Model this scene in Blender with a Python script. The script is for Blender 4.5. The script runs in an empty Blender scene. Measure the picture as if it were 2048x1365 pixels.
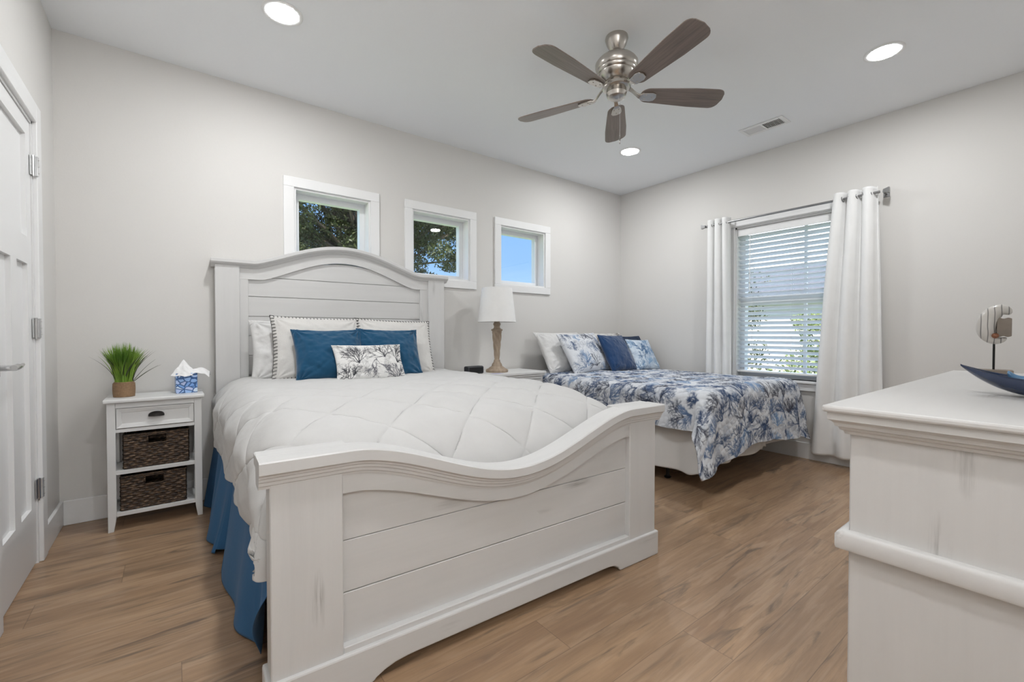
import bpy, bmesh, math, random
import numpy as np
from mathutils import Vector, Matrix, noise as mnoise
random.seed(7); rng = np.random.default_rng(7)
PI = math.pi
sc = bpy.context.scene
COL = sc.collection

# ------------------------------------------------------------------ room numbers
D, R, L, H = 3.4723, 4.3069, -0.5104, 2.74      # back wall y, right wall x, left wall x, ceiling
CAMZ, YAW, PITCH, FPX = 1.0713, 0.9177, 0.0166, 886.1

# ------------------------------------------------------------------ camera
cam_d = bpy.data.cameras.new('camera'); cam = bpy.data.objects.new('camera', cam_d); COL.objects.link(cam)
cam_d.sensor_width = 36; cam_d.lens = 36*FPX/2048; cam_d.clip_start = 0.02; cam_d.clip_end = 300
fwd = Vector((math.cos(YAW)*math.cos(PITCH), math.sin(YAW)*math.cos(PITCH), -math.sin(PITCH)))
cam.location = (0, 0, CAMZ); cam.rotation_euler = fwd.to_track_quat('-Z', 'Y').to_euler()
sc.camera = cam

# ------------------------------------------------------------------ world, sun, exposure
sc.view_settings.view_transform = 'Standard'; sc.view_settings.look = 'None'
sc.view_settings.gamma = 1; sc.view_settings.use_curve_mapping = False
sc.view_settings.exposure = 0.10
w = bpy.data.worlds.new('sky'); sc.world = w; w.use_nodes = True
nt = w.node_tree; nt.nodes.clear()
tc = nt.nodes.new('ShaderNodeTexCoord'); sx = nt.nodes.new('ShaderNodeSeparateXYZ')
cr = nt.nodes.new('ShaderNodeValToRGB'); bg = nt.nodes.new('ShaderNodeBackground'); wo = nt.nodes.new('ShaderNodeOutputWorld')
cr2_ = nt.nodes.new('ShaderNodeValToRGB'); az = nt.nodes.new('ShaderNodeMapRange'); mxw = nt.nodes.new('ShaderNodeMix'); mxw.data_type = 'RGBA'
nt.links.new(tc.outputs['Generated'], sx.inputs[0]); nt.links.new(sx.outputs['Z'], cr.inputs[0]); nt.links.new(sx.outputs['Z'], cr2_.inputs[0])
nt.links.new(sx.outputs['X'], az.inputs[0]); az.inputs[1].default_value = .72; az.inputs[2].default_value = .92      # hazier and brighter towards +X
nt.links.new(az.outputs[0], mxw.inputs[0]); nt.links.new(cr.outputs[0], mxw.inputs[6]); nt.links.new(cr2_.outputs[0], mxw.inputs[7])
nt.links.new(mxw.outputs[2], bg.inputs[0]); nt.links.new(bg.outputs[0], wo.inputs[0])
for c_, st in ((cr, ((0, (.22, .30, .42)), (.16, (.105, .195, .325)), (.34, (.09, .18, .34)), (.6, (.36, .48, .72)))), (cr2_, ((0, (1.35, 1.38, 1.4)), (.18, (1.05, 1.15, 1.3)), (.4, (.60, .75, .98)), (.9, (.25, .40, .75))))):
    el = c_.color_ramp.elements
    while len(el) < len(st): el.new(.5)
    for q, (p, k) in zip(el, st): q.position = p; q.color = (*k, 1)
bg.inputs[1].default_value = 3.0
SUN_E = 7.0
sd = bpy.data.lights.new('sun', 'SUN'); sd.energy = SUN_E; sd.angle = 0.01; sd.color = (1, .95, .87)
so = bpy.data.objects.new('sun', sd); COL.objects.link(so)
so.rotation_euler = Vector((0.62, 0.50, -0.80)).to_track_quat('-Z', 'Y').to_euler()   # travels away from the house, towards +X +Y
LAMP_W = 10.5; FILL_GLOBE_E = 50.0

# ------------------------------------------------------------------ materials
def new_mat(name):
    m = bpy.data.materials.new(name); m.use_nodes = True
    return m, m.node_tree, m.node_tree.nodes['Principled BSDF']
def N(nt, t, **kw):
    n = nt.nodes.new('ShaderNode'+t)
    for k, v in kw.items(): setattr(n, k, v)
    return n
def sock(nt, s, v):
    if hasattr(v, 'is_output') or isinstance(v, bpy.types.NodeSocket): nt.links.new(v, s)
    else: s.default_value = v
def mth(nt, op, a, b=None, c=None):
    n = N(nt, 'Math', operation=op); sock(nt, n.inputs[0], a)
    if b is not None: sock(nt, n.inputs[1], b)
    if c is not None: sock(nt, n.inputs[2], c)
    return n.outputs[0]
def mapping(nt, src, scale=(1,1,1), loc=(0,0,0)):
    n = N(nt, 'Mapping'); nt.links.new(src, n.inputs[0]); n.inputs['Scale'].default_value = scale; n.inputs['Location'].default_value = loc
    return n.outputs[0]
def ntex(nt, vec, scale=5, detail=3, rough=.5, dist=0):
    n = N(nt, 'TexNoise'); nt.links.new(vec, n.inputs['Vector']); n.inputs['Scale'].default_value = scale
    n.inputs['Detail'].default_value = detail; n.inputs['Roughness'].default_value = rough; n.inputs['Distortion'].default_value = dist
    return n.outputs[0]
def ramp(nt, fac, stops):
    n = N(nt, 'ValToRGB'); nt.links.new(fac, n.inputs[0]); el = n.color_ramp.elements
    while len(el) < len(stops): el.new(.5)
    for q, (p, c) in zip(el, stops): q.position = p; q.color = (c, c, c, 1) if not hasattr(c, '__len__') else (*c, 1)
    return n.outputs[0]
def mix(nt, fac, a, b, bt='MIX'):
    n = N(nt, 'Mix', data_type='RGBA', blend_type=bt); sock(nt, n.inputs[0], fac)
    for s, v in ((n.inputs[6], a), (n.inputs[7], b)):
        if isinstance(v, bpy.types.NodeSocket): nt.links.new(v, s)
        else: s.default_value = (*v, 1)
    return n.outputs[2]
def bump(nt, b, h, strength=.2, dist=.01):
    n = N(nt, 'Bump'); nt.links.new(h, n.inputs['Height']); n.inputs['Strength'].default_value = strength; n.inputs['Distance'].default_value = dist
    nt.links.new(n.outputs[0], b.inputs['Normal'])
def obj_co(nt): return N(nt, 'TexCoord').outputs['Object']

def plain(name, col, rough=.5, metal=0, nscale=0, namp=.06, bstr=0, spec=.5, sheen=0):
    m, nt, b = new_mat(name)
    b.inputs['Roughness'].default_value = rough; b.inputs['Metallic'].default_value = metal
    b.inputs['Specular IOR Level'].default_value = spec
    if sheen: b.inputs['Sheen Weight'].default_value = sheen; b.inputs['Sheen Roughness'].default_value = .4
    co = obj_co(nt); f = ntex(nt, co, nscale or 8, 4)
    lo = tuple(c*(1-namp) for c in col); hi = tuple(min(1, c*(1+namp)) for c in col)
    nt.links.new(mix(nt, f, lo, hi), b.inputs['Base Color'])
    if bstr: bump(nt, b, f, bstr, .005)
    return m

def fabric(name, col, weave=350, rough=.9, bstr=.25, wr=.25, sheen=.1, namp=.05):
    m, nt, b = new_mat(name); b.inputs['Roughness'].default_value = rough; b.inputs['Specular IOR Level'].default_value = .15
    b.inputs['Sheen Weight'].default_value = sheen
    co = obj_co(nt); f = ntex(nt, co, 9, 4, .6); g = ntex(nt, co, weave, 2)
    lo = tuple(c*(1-namp) for c in col); hi = tuple(min(1, c*(1+namp)) for c in col)
    nt.links.new(mix(nt, f, lo, hi), b.inputs['Base Color'])
    bump(nt, b, mth(nt, 'ADD', mth(nt, 'MULTIPLY', f, 4.0*wr), mth(nt, 'MULTIPLY', g, .25)), bstr, .006)
    return m

def painted_wood(name, axis, col=(.65, .645, .635), streak=.5, knots=True, rough=.42):
    """white paint rubbed thin over pine: long faint streaks and a few grey knots"""
    m, nt, b = new_mat(name); b.inputs['Roughness'].default_value = rough
    co = obj_co(nt)
    s1 = [26, 26, 26]; s1['xyz'.index(axis)] = 1.3
    s2 = [5, 5, 5]; s2['xyz'.index(axis)] = 1.6
    s3 = [9, 9, 9]; s3['xyz'.index(axis)] = 2.2
    fine = ntex(nt, mapping(nt, co, s1), 1.0, 6, .65, .3)
    broad = ntex(nt, mapping(nt, co, s2), 1.0, 4, .6)
    f1 = ramp(nt, fine, [(.42, 0), (.78, 1)]); f2 = ramp(nt, broad, [(.45, 0), (.8, 1)])
    grey = tuple(c*.80 for c in col)
    c = mix(nt, mth(nt, 'MULTIPLY', mth(nt, 'ADD', mth(nt, 'MULTIPLY', f1, .5), mth(nt, 'MULTIPLY', f2, .5)), streak), col, grey)
    if knots:
        v = N(nt, 'TexVoronoi'); dn = mix(nt, .12, mapping(nt, co, s3, (.3, .7, .2)), N(nt, 'TexNoise').outputs[1])
        nt.links.new(dn, v.inputs['Vector']); v.inputs['Scale'].default_value = 1.15
        spot = ramp(nt, v.outputs['Distance'], [(.03, 1), (.22, 0)])
        sp = N(nt, 'SeparateXYZ'); nt.links.new(v.outputs['Color'], sp.inputs[0])
        on = mth(nt, 'GREATER_THAN', sp.outputs[0], .45)
        grain = ramp(nt, ntex(nt, mapping(nt, co, [k*3 for k in s1]), 1, 4, .7), [(.42, 0), (.62, 1)])
        c = mix(nt, mth(nt, 'MULTIPLY', mth(nt, 'MULTIPLY', spot, on), mth(nt, 'MULTIPLY', grain, .8)), c, (.24, .235, .225))
    nt.links.new(c, b.inputs['Base Color'])
    bump(nt, b, fine, .12, .004)
    return m

def glass_mat():
    m, nt, b = new_mat('window_glass'); nt.nodes.remove(b)
    out = [n for n in nt.nodes if n.type == 'OUTPUT_MATERIAL'][0]
    t = N(nt, 'BsdfTransparent'); g = N(nt, 'BsdfGlossy'); g.inputs['Roughness'].default_value = .01
    lw = N(nt, 'Fresnel'); lw.inputs[0].default_value = 1.5
    mx = N(nt, 'MixShader'); bf = N(nt, 'NewGeometry').outputs['Backfacing']; nt.links.new(mth(nt, 'MULTIPLY', mth(nt, 'MULTIPLY', lw.outputs[0], 1.5), mth(nt, 'SUBTRACT', 1.0, bf)), mx.inputs[0]); nt.links.new(t.outputs[0], mx.inputs[1]); nt.links.new(g.outputs[0], mx.inputs[2])
    nt.links.new(mx.outputs[0], out.inputs[0]); return m

def emit(name, col, s):
    m, nt, b = new_mat(name); b.inputs['Base Color'].default_value = (.9, .9, .9, 1)
    b.inputs['Emission Color'].default_value = (*col, 1); b.inputs['Emission Strength'].default_value = s; return m

def floor_mat():
    m, nt, b = new_mat('oak_plank_floor')
    co = obj_co(nt); s = N(nt, 'SeparateXYZ'); nt.links.new(co, s.inputs[0])
    PW, PL = .182, 1.22
    yr = mth(nt, 'DIVIDE', mth(nt, 'ADD', s.outputs[1], 20.05), PW); row = mth(nt, 'FLOOR', yr); fy = mth(nt, 'FRACT', yr)
    wn = N(nt, 'TexWhiteNoise', noise_dimensions='1D'); nt.links.new(row, wn.inputs['W'])
    xr = mth(nt, 'DIVIDE', mth(nt, 'ADD', mth(nt, 'ADD', s.outputs[0], 20.0), mth(nt, 'MULTIPLY', wn.outputs[0], 3.7)), PL)
    colm = mth(nt, 'FLOOR', xr); fx = mth(nt, 'FRACT', xr)
    cmb = N(nt, 'CombineXYZ'); nt.links.new(row, cmb.inputs[0]); nt.links.new(colm, cmb.inputs[1])
    w2 = N(nt, 'TexWhiteNoise', noise_dimensions='2D'); nt.links.new(cmb.outputs[0], w2.inputs['Vector'])
    rv = w2.outputs[0]
    off = N(nt, 'VectorMath', operation='SCALE'); nt.links.new(w2.outputs[1], off.inputs[0]); off.inputs['Scale'].default_value = 13
    pc = N(nt, 'VectorMath', operation='ADD'); nt.links.new(co, pc.inputs[0]); nt.links.new(off.outputs[0], pc.inputs[1]); P = pc.outputs[0]
    broad = ntex(nt, mapping(nt, P, (1.1, 7, 1)), 1, 4, .55, .8)
    grain = ntex(nt, mapping(nt, P, (5, 90, 5)), 1, 6, .7, .4)
    cath = ntex(nt, mapping(nt, P, (2.0, 22, 2)), 1, 3, .5, 1.5)
    base = mix(nt, broad, (.44, .275, .165), (.245, .140, .078))
    base = mix(nt, ramp(nt, broad, [(.30, 0), (.75, 1)]), (.50, .325, .19), (.25, .145, .080))
    base = mix(nt, mth(nt, 'MULTIPLY', ramp(nt, grain, [(.35, 0), (.75, 1)]), .55), base, (.17, .105, .065))
    base = mix(nt, mth(nt, 'MULTIPLY', ramp(nt, cath, [(.5, 0), (.62, 1)]), .30), base, (.56, .405, .275))
    dark = ntex(nt, mapping(nt, P, (2.3, 19, 2), (5, 3, 1)), 1, 5, .6, 1.0)
    base = mix(nt, mth(nt, 'MULTIPLY', ramp(nt, dark, [(.55, 0), (.68, 1)]), .8), base, (.115, .082, .058))
    base = mix(nt, mth(nt, 'MULTIPLY', rv, .45), base, (.33, .22, .135))
    # seams
    ey = mth(nt, 'MINIMUM', fy, mth(nt, 'SUBTRACT', 1.0, fy)); ex = mth(nt, 'MINIMUM', fx, mth(nt, 'SUBTRACT', 1.0, fx))
    sy = mth(nt, 'LESS_THAN', ey, .007); sxm = mth(nt, 'LESS_THAN', ex, .0012)
    seam = mth(nt, 'MAXIMUM', sy, sxm)
    base = mix(nt, mth(nt, 'MULTIPLY', seam, .45), base, (.09, .055, .035))
    nt.links.new(base, b.inputs['Base Color'])
    nt.links.new(mth(nt, 'MULTIPLY_ADD', grain, .2, .22), b.inputs['Roughness'])
    b.inputs['Specular IOR Level'].default_value = .6
    bump(nt, b, mth(nt, 'SUBTRACT', mth(nt, 'MULTIPLY', grain, .3), seam), .15, .002)
    return m

def attr_fabric(name, bstr=.3, weave=400):
    m, nt, b = new_mat(name); b.inputs['Roughness'].default_value = .9; b.inputs['Specular IOR Level'].default_value = .12
    a = N(nt, 'VertexColor'); a.layer_name = 'print'; nt.links.new(a.outputs[0], b.inputs['Base Color'])
    co = obj_co(nt); bump(nt, b, mth(nt, 'ADD', ntex(nt, co, 30, 3), mth(nt, 'MULTIPLY', ntex(nt, co, weave, 2), .3)), bstr, .005)
    return m

def wicker_mat():
    m, nt, b = new_mat('dark_seagrass'); co = obj_co(nt)
    f = ntex(nt, mapping(nt, co, (38, 38, 120)), 1, 4, .75)
    c = ramp(nt, f, [(.34, (.008, .005, .004)), (.50, (.045, .026, .015)), (.60, (.15, .09, .05)), (.72, (.42, .31, .20))])
    nt.links.new(c, b.inputs['Base Color']); b.inputs['Roughness'].default_value = .6
    bump(nt, b, f, .5, .004); return m

def rope_mat():
    m, nt, b = new_mat('jute_rope'); co = obj_co(nt)
    f = ntex(nt, mapping(nt, co, (160, 160, 60)), 1, 3, .6)
    nt.links.new(mix(nt, f, (.20, .115, .06), (.44, .29, .17)), b.inputs['Base Color']); b.inputs['Roughness'].default_value = .85
    bump(nt, b, f, .5, .003); return m

def pebble_mat():
    m, nt, b = new_mat('pebble_print_card'); co = obj_co(nt)
    mp = mapping(nt, co, (34, 34, 44)); nz = N(nt, 'TexNoise'); nt.links.new(mp, nz.inputs['Vector']); nz.inputs['Scale'].default_value = .6
    v = mix(nt, .35, mp, nz.outputs[1], 'ADD')
    vo = N(nt, 'TexVoronoi', feature='DISTANCE_TO_EDGE'); nt.links.new(v, vo.inputs['Vector']); vo.inputs['Scale'].default_value = 1
    vc = N(nt, 'TexVoronoi'); nt.links.new(v, vc.inputs['Vector']); vc.inputs['Scale'].default_value = 1
    s = N(nt, 'SeparateXYZ'); nt.links.new(vc.outputs['Color'], s.inputs[0])
    st = ramp(nt, s.outputs[0], [(.1, (.20, .38, .74)), (.4, (.36, .55, .86)), (.7, (.52, .60, .84)), (.95, (.68, .80, .92))])
    c = mix(nt, ramp(nt, vo.outputs[0], [(.06, 1), (.13, 0)]), st, (.03, .10, .28))
    nt.links.new(c, b.inputs['Base Color']); b.inputs['Roughness'].default_value = .3; return m

def leaf_mat(name, c1, c2, trans=.3):
    m, nt, b = new_mat(name); co = obj_co(nt)
    f = ntex(nt, co, 6, 3)
    nt.links.new(mix(nt, ramp(nt, f, [(.3, 0), (.7, 1)]), c1, c2), b.inputs['Base Color']); b.inputs['Roughness'].default_value = .5
    b.inputs['Transmission Weight'].default_value = 0
    return m

M = dict(
 wall=plain('wall_paint_greige', (.715, .70, .675), .85, nscale=120, namp=.012, bstr=.05, spec=.2),
 ceil=plain('ceiling_paint', (.91, .925, .94), .9, nscale=80, namp=.01, bstr=.04, spec=.2),
 trim=plain('trim_enamel', (.84, .84, .835), .35, namp=.01),
 vinyl=plain('window_vinyl', (.80, .82, .83), .4, namp=.01),
 floor=floor_mat(), glass=glass_mat(),
 wx=painted_wood('rubbed_white_pine_x', 'x'), wz=painted_wood('rubbed_white_pine_z', 'z'), wy=painted_wood('rubbed_white_pine_y', 'y'),
 dz=painted_wood('rubbed_white_dresser', 'z', (.60, .59, .575), streak=.4), dt=painted_wood('rubbed_white_dresser_top', 'x', (.60, .59, .575), streak=.35),
 white=plain('white_enamel_wood', (.74, .74, .73), .4, nscale=20, namp=.02),
 comf=fabric('white_cotton', (.60, .595, .585), 500, wr=.6, bstr=.25),
 wpil=fabric('white_pillow_cotton', (.68, .675, .665), 500, wr=1.0, bstr=.4),
 knit=fabric('cream_woven_cotton', (.645, .63, .605), 120, bstr=.8, wr=.1),
 blue=fabric('blue_velvet', (.011, .072, .148), 300, sheen=.35, wr=.6, namp=.12),
 navy=fabric('navy_velvet', (.012, .045, .125), 140, sheen=.45, wr=.8, namp=.3),
 dnavy=fabric('dark_navy_cotton', (.02, .035, .07), 300),
 skirtb=fabric('blue_skirt_cotton', (.045, .15, .32), 400, wr=.4),
 skirtw=fabric('white_skirt_cotton', (.72, .705, .68), 400, wr=.4),
 curt=fabric('white_curtain_linen', (.87, .87, .86), 260, bstr=.2, wr=.1),
 nickel=plain('brushed_nickel', (.52, .49, .45), .26, 1, nscale=60, namp=.05),
 chrome=plain('satin_chrome', (.62, .62, .62), .22, 1, namp=.03),
 rod=plain('pewter_rod', (.32, .32, .32), .35, .9, namp=.05),
 bronze=plain('dark_bronze', (.035, .032, .03), .35, .8, namp=.1),
 black=plain('black_plastic', (.018, .020, .026), .45, nscale=200, namp=.2),
 blackm=plain('black_steel', (.02, .02, .02), .45, .6),
 jute=rope_mat(), wicker=wicker_mat(), pebble=pebble_mat(),
 tissue=plain('tissue_paper', (.88, .88, .88), .95, namp=.01),
 grass=leaf_mat('grass_blade_green', (.09, .21, .018), (.38, .56, .08)),
 grassd=leaf_mat('grass_blade_dark', (.02, .03, .015), (.07, .085, .04)),
 shade=fabric('lamp_shade_linen', (.88, .875, .86), 300, bstr=.1, wr=.02),
 lens=emit('downlight_lens', (.975, .985, 1), 60),
 coral=attr_fabric('coral_print_cotton'),
 dark=plain('painted_duct_shade', (.01, .01, .01), .9),
 dglass=plain('navy_glaze', (.012, .030, .085), .06, 0, nscale=5, namp=.35, spec=.9),
 lglass=plain('pale_blue_glaze', (.10, .24, .42), .08, 0, nscale=12, namp=.3, spec=.9),
 driftw=plain('grey_drift_wood', (.24, .20, .165), .7, nscale=25, namp=.25, bstr=.3),
 silver=plain('silver_leaf', (.55, .56, .56), .3, .6, nscale=15, namp=.1),
 card=plain('lavender_card', (.48, .47, .62), .6),
 mattress=fabric('mattress_ticking', (.70, .70, .70), 200),
)
def shell_mat():
    m, nt, b = new_mat('striped_shell'); co = obj_co(nt)
    n = N(nt, 'TexWave'); n.wave_type = 'BANDS'; n.bands_direction = 'X'; nt.links.new(co, n.inputs['Vector'])
    n.inputs['Scale'].default_value = 17; n.inputs['Distortion'].default_value = 1.2; n.inputs['Detail'].default_value = 1
    f = ramp(nt, n.outputs[1], [(.02, 1), (.10, 0)])
    nt.links.new(mix(nt, f, mix(nt, ntex(nt, co, 14, 3), (.74, .72, .69), (.52, .48, .43)), (.20, .19, .18)), b.inputs['Base Color']); b.inputs['Roughness'].default_value = .3
    return m
M['shell'] = shell_mat()
def translucent(name, col, f, rough=.5):
    m, nt, b = new_mat(name); b.inputs['Base Color'].default_value = (*col, 1); b.inputs['Roughness'].default_value = rough
    out = [n for n in nt.nodes if n.type == 'OUTPUT_MATERIAL'][0]; t = N(nt, 'BsdfTranslucent'); t.inputs[0].default_value = (*col, 1)
    nz = ntex(nt, obj_co(nt), 200, 2); nt.links.new(mix(nt, nz, tuple(c*.98 for c in col), col), b.inputs['Base Color'])
    mx = N(nt, 'MixShader'); mx.inputs[0].default_value = f; nt.links.new(b.outputs[0], mx.inputs[1]); nt.links.new(t.outputs[0], mx.inputs[2]); nt.links.new(mx.outputs[0], out.inputs[0]); return m
M['slat'] = translucent('blind_slat_vinyl', (.88, .90, .91), .5)
def blade_mat():
    m, nt, b = new_mat('weathered_oak_blade'); co = obj_co(nt)
    f = ntex(nt, mapping(nt, co, (3, 60, 3)), 1, 5, .65, .5); g = ntex(nt, mapping(nt, co, (2, 12, 2)), 1, 3)
    c = mix(nt, ramp(nt, f, [(.3, 0), (.7, 1)]), (.25, .195, .165), (.11, .082, .068))
    nt.links.new(mix(nt, mth(nt, 'MULTIPLY', g, .4), c, (.27, .235, .215)), b.inputs['Base Color']); b.inputs['Roughness'].default_value = .38; return m
M['blade'] = blade_mat()
def lamp_wood():
    m, nt, b = new_mat('washed_oak_turning'); co = obj_co(nt)
    f = ntex(nt, mapping(nt, co, (30, 30, 6)), 1, 5, .6)
    nt.links.new(mix(nt, ramp(nt, f, [(.3, 0), (.7, 1)]), (.44, .35, .26), (.26, .195, .14)), b.inputs['Base Color']); b.inputs['Roughness'].default_value = .65; return m
M['lampw'] = lamp_wood()

# ------------------------------------------------------------------ object helpers
def tag(o, label=None, cat=None, group=None, kind=None):
    if label: o['label'] = label
    if cat: o['category'] = cat
    if group: o['group'] = group
    if kind: o['kind'] = kind
    return o
def thing(name, label, cat, loc=(0, 0, 0), rz=0, group=None):
    o = bpy.data.objects.new(name, None); COL.objects.link(o); o.location = loc; o.rotation_euler = (0, 0, rz)
    o.empty_display_size = .1
    return tag(o, label, cat, group)
def obj(name, bm, mat, parent=None, smooth=False, loc=None, rot=None):
    me = bpy.data.meshes.new(name)
    if isinstance(bm, bmesh.types.BMesh):
        bmesh.ops.recalc_face_normals(bm, faces=bm.faces)
        if smooth:
            for f in bm.faces: f.smooth = True
        bm.to_mesh(me); bm.free()
    else:
        V, F = bm; me.from_pydata([tuple(v) for v in V], [], F); me.update()
        if smooth: me.polygons.foreach_set('use_smooth', [True]*len(me.polygons))
    if smooth == 'auto':
        me.set_sharp_from_angle(angle=math.radians(35))
    o = bpy.data.objects.new(name, me); COL.objects.link(o)
    for mm in (mat if isinstance(mat, (list, tuple)) else [mat]): me.materials.append(mm)
    if parent: o.parent = parent
    if loc: o.location = loc
    if rot: o.rotation_euler = rot
    return o
def struct(name, bm, mat, **k): return tag(obj(name, bm, mat, **k), kind='structure')
def B(): return bmesh.new()
def box(bm, x0, x1, y0, y1, z0, z1, bev=0, seg=2, mat=0):
    r = bmesh.ops.create_cube(bm, size=1); vs = r['verts']
    for v in vs: v.co = Vector(((x0+x1)/2+v.co.x*(x1-x0), (y0+y1)/2+v.co.y*(y1-y0), (z0+z1)/2+v.co.z*(z1-z0)))
    fs = {f for v in vs for f in v.link_faces}
    for f in fs: f.material_index = mat
    if bev:
        es = {e for v in vs for e in v.link_edges}
        rr = bmesh.ops.bevel(bm, geom=list(es), offset=bev, segments=seg, profile=.5, affect='EDGES')
    return bm
def lathe(bm, prof, n=32, c=(0, 0, 0), flute=None):
    rings = []
    for r, z in prof:
        ring = []
        for i in range(n):
            a = 2*PI*i/n; rr = r
            if flute: rr = r*(1+flute(a, z))
            ring.append(bm.verts.new((c[0]+rr*math.cos(a), c[1]+rr*math.sin(a), c[2]+z)))
        rings.append(ring)
    for a, b in zip(rings, rings[1:]):
        for i in range(n): bm.faces.new((a[i], a[(i+1) % n], b[(i+1) % n], b[i]))
    if prof[0][0] > 1e-6: bm.faces.new(rings[0][::-1])
    if prof[-1][0] > 1e-6: bm.faces.new(rings[-1])
    return bm
def tube(bm, pts, r, n=8, cap=True):
    pts = [Vector(p) for p in pts]; rings = []
    up = Vector((0, 0, 1))
    for i, p in enumerate(pts):
        t = (pts[min(i+1, len(pts)-1)]-pts[max(i-1, 0)]).normalized()
        a = t.cross(up)
        if a.length < 1e-3: a = t.cross(Vector((1, 0, 0)))
        a.normalize(); b = t.cross(a); rr = r[i] if hasattr(r, '__len__') else r
        rings.append([bm.verts.new(p+a*rr*math.cos(2*PI*k/n)+b*rr*math.sin(2*PI*k/n)) for k in range(n)])
    for A, Bq in zip(rings, rings[1:]):
        for k in range(n): bm.faces.new((A[k], A[(k+1) % n], Bq[(k+1) % n], Bq[k]))
    if cap: bm.faces.new(rings[0][::-1]); bm.faces.new(rings[-1])
    return bm
def prism(bm, pts, a0, a1, axis='y'):
    """extrude polygon pts (u,v) along axis; u,v are the two other axes in order"""
    def P(u, v, a): return {'y': (u, a, v), 'x': (a, u, v), 'z': (u, v, a)}[axis]
    A = [bm.verts.new(P(u, v, a0)) for u, v in pts]; Bv = [bm.verts.new(P(u, v, a1)) for u, v in pts]
    bm.faces.new(A); bm.faces.new(Bv[::-1]); n = len(pts)
    for i in range(n): bm.faces.new((A[i], A[(i+1) % n], Bv[(i+1) % n], Bv[i]))
    return bm
def loft(bm, secs, cap=True):
    rs = [[bm.verts.new(p) for p in s] for s in secs]; n = len(rs[0])
    for a, b in zip(rs, rs[1:]):
        for i in range(n): bm.faces.new((a[i], a[(i+1) % n], b[(i+1) % n], b[i]))
    if cap: bm.faces.new(rs[0][::-1]); bm.faces.new(rs[-1])
    return bm
def bevel_mod(o, w=.004, s=2, ang=40):
    m = o.modifiers.new('bevel', 'BEVEL'); m.width = w; m.segments = s; m.limit_method = 'ANGLE'; m.angle_limit = math.radians(ang); m.harden_normals = False
    return o
def grid_mesh(P):
    """P: (n,m,3) array -> verts, faces arrays"""
    n, m = P.shape[:2]; i = np.arange(n*m).reshape(n, m)
    F = np.stack([i[:-1, :-1], i[1:, :-1], i[1:, 1:], i[:-1, 1:]], -1).reshape(-1, 4)
    return P.reshape(-1, 3), F
def np_obj(name, V, F, mat, parent=None, colors=None, smooth=True, uv=None):
    me = bpy.data.meshes.new(name); V = np.asarray(V, np.float32); F = np.asarray(F, np.int32)
    me.vertices.add(len(V)); me.vertices.foreach_set('co', V.ravel()); k = F.shape[1]
    me.loops.add(F.size); me.loops.foreach_set('vertex_index', F.ravel()); me.polygons.add(len(F))
    me.polygons.foreach_set('loop_start', np.arange(0, F.size, k, dtype=np.int32)); me.polygons.foreach_set('loop_total', np.full(len(F), k, np.int32))
    me.update(calc_edges=True); me.polygons.foreach_set('use_smooth', [smooth]*len(F))
    if colors is not None:
        ca = me.color_attributes.new('print', 'FLOAT_COLOR', 'POINT'); c4 = np.ones((len(V), 4), np.float32); c4[:, :3] = colors; ca.data.foreach_set('color', c4.ravel())
    me.validate(); o = bpy.data.objects.new(name, me); COL.objects.link(o); me.materials.append(mat)
    if parent: o.parent = parent
    return o
def sm(a, b, x): t = np.clip((x-a)/(b-a), 0, 1); return t*t*(3-2*t)
def vnoise(x, y, seed=0, s=1.0):
    """smooth value noise on arrays"""
    x = np.asarray(x)*s+seed*17.13; y = np.asarray(y)*s+seed*7.77
    xi = np.floor(x).astype(int); yi = np.floor(y).astype(int); fx = x-xi; fy = y-yi; fx = fx*fx*(3-2*fx); fy = fy*fy*(3-2*fy)
    def h(a, b): return np.modf(np.abs(np.sin(a*127.1+b*311.7+seed*3.3)*43758.5453))[0]
    return (h(xi, yi)*(1-fx)+h(xi+1, yi)*fx)*(1-fy)+(h(xi, yi+1)*(1-fx)+h(xi+1, yi+1)*fx)*fy-.5

# ------------------------------------------------------------------ ROOM SHELL
T = .16
def wall_with_holes(name, axis, plane, out, a0, a1, holes):
    """axis 'x': wall runs along x at y=plane; out = outward thickness (signed)"""
    bm = B(); lo, hi = sorted((plane, plane+out))
    us = sorted({a0, a1, *[h[0] for h in holes], *[h[1] for h in holes]})
    for u0, u1 in zip(us, us[1:]):
        zs = [(0, H)]
        for h in holes:
            if h[0] < (u0+u1)/2 < h[1]:
                zs = [(0, h[2]), (h[3], H)]
        for z0, z1 in zs:
            if z1-z0 < 1e-4: continue
            if axis == 'x': box(bm, u0, u1, lo, hi, z0, z1)
            else: box(bm, lo, hi, u0, u1, z0, z1)
    bmesh.ops.remove_doubles(bm, verts=bm.verts, dist=1e-5)
    return struct(name, bm, M['wall'])
WZ0, WZ1 = 1.549, 2.116
SW = [(.695, 1.246), (1.601, 2.165), (2.511, 3.083)]
wall_with_holes('wall_back', 'x', D, T, L-T, R+T, [(a, b, WZ0, WZ1) for a, b in SW])
BY0, BY1, BZ0, BZ1 = 1.09, 2.09, .665, 2.085
wall_with_holes('wall_right', 'y', R, T, -.2, D, [(BY0, BY1, BZ0, BZ1)])
DY0, DY1 = 2.355, 2.985
wall_with_holes('wall_left', 'y', L, -T, -1.6, D, [(DY0, DY1, 0, 2.05)])
wall_with_holes('wall_front', 'x', -.2, -T, 1.05, R+T, [])
wall_with_holes('wall_entry', 'y', 1.05, .0001+T, -1.6, -.36, [])
wall_with_holes('wall_hall', 'x', -1.6, -T, L-T, 1.05+T, [])
struct('floor', box(B(), L-T, R+T, -1.76, D+T, -.12, 0), M['floor'])
struct('ceiling', box(B(), L-T, R+T, -1.76, D+T, H, H+.2), M['ceil'])
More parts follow.
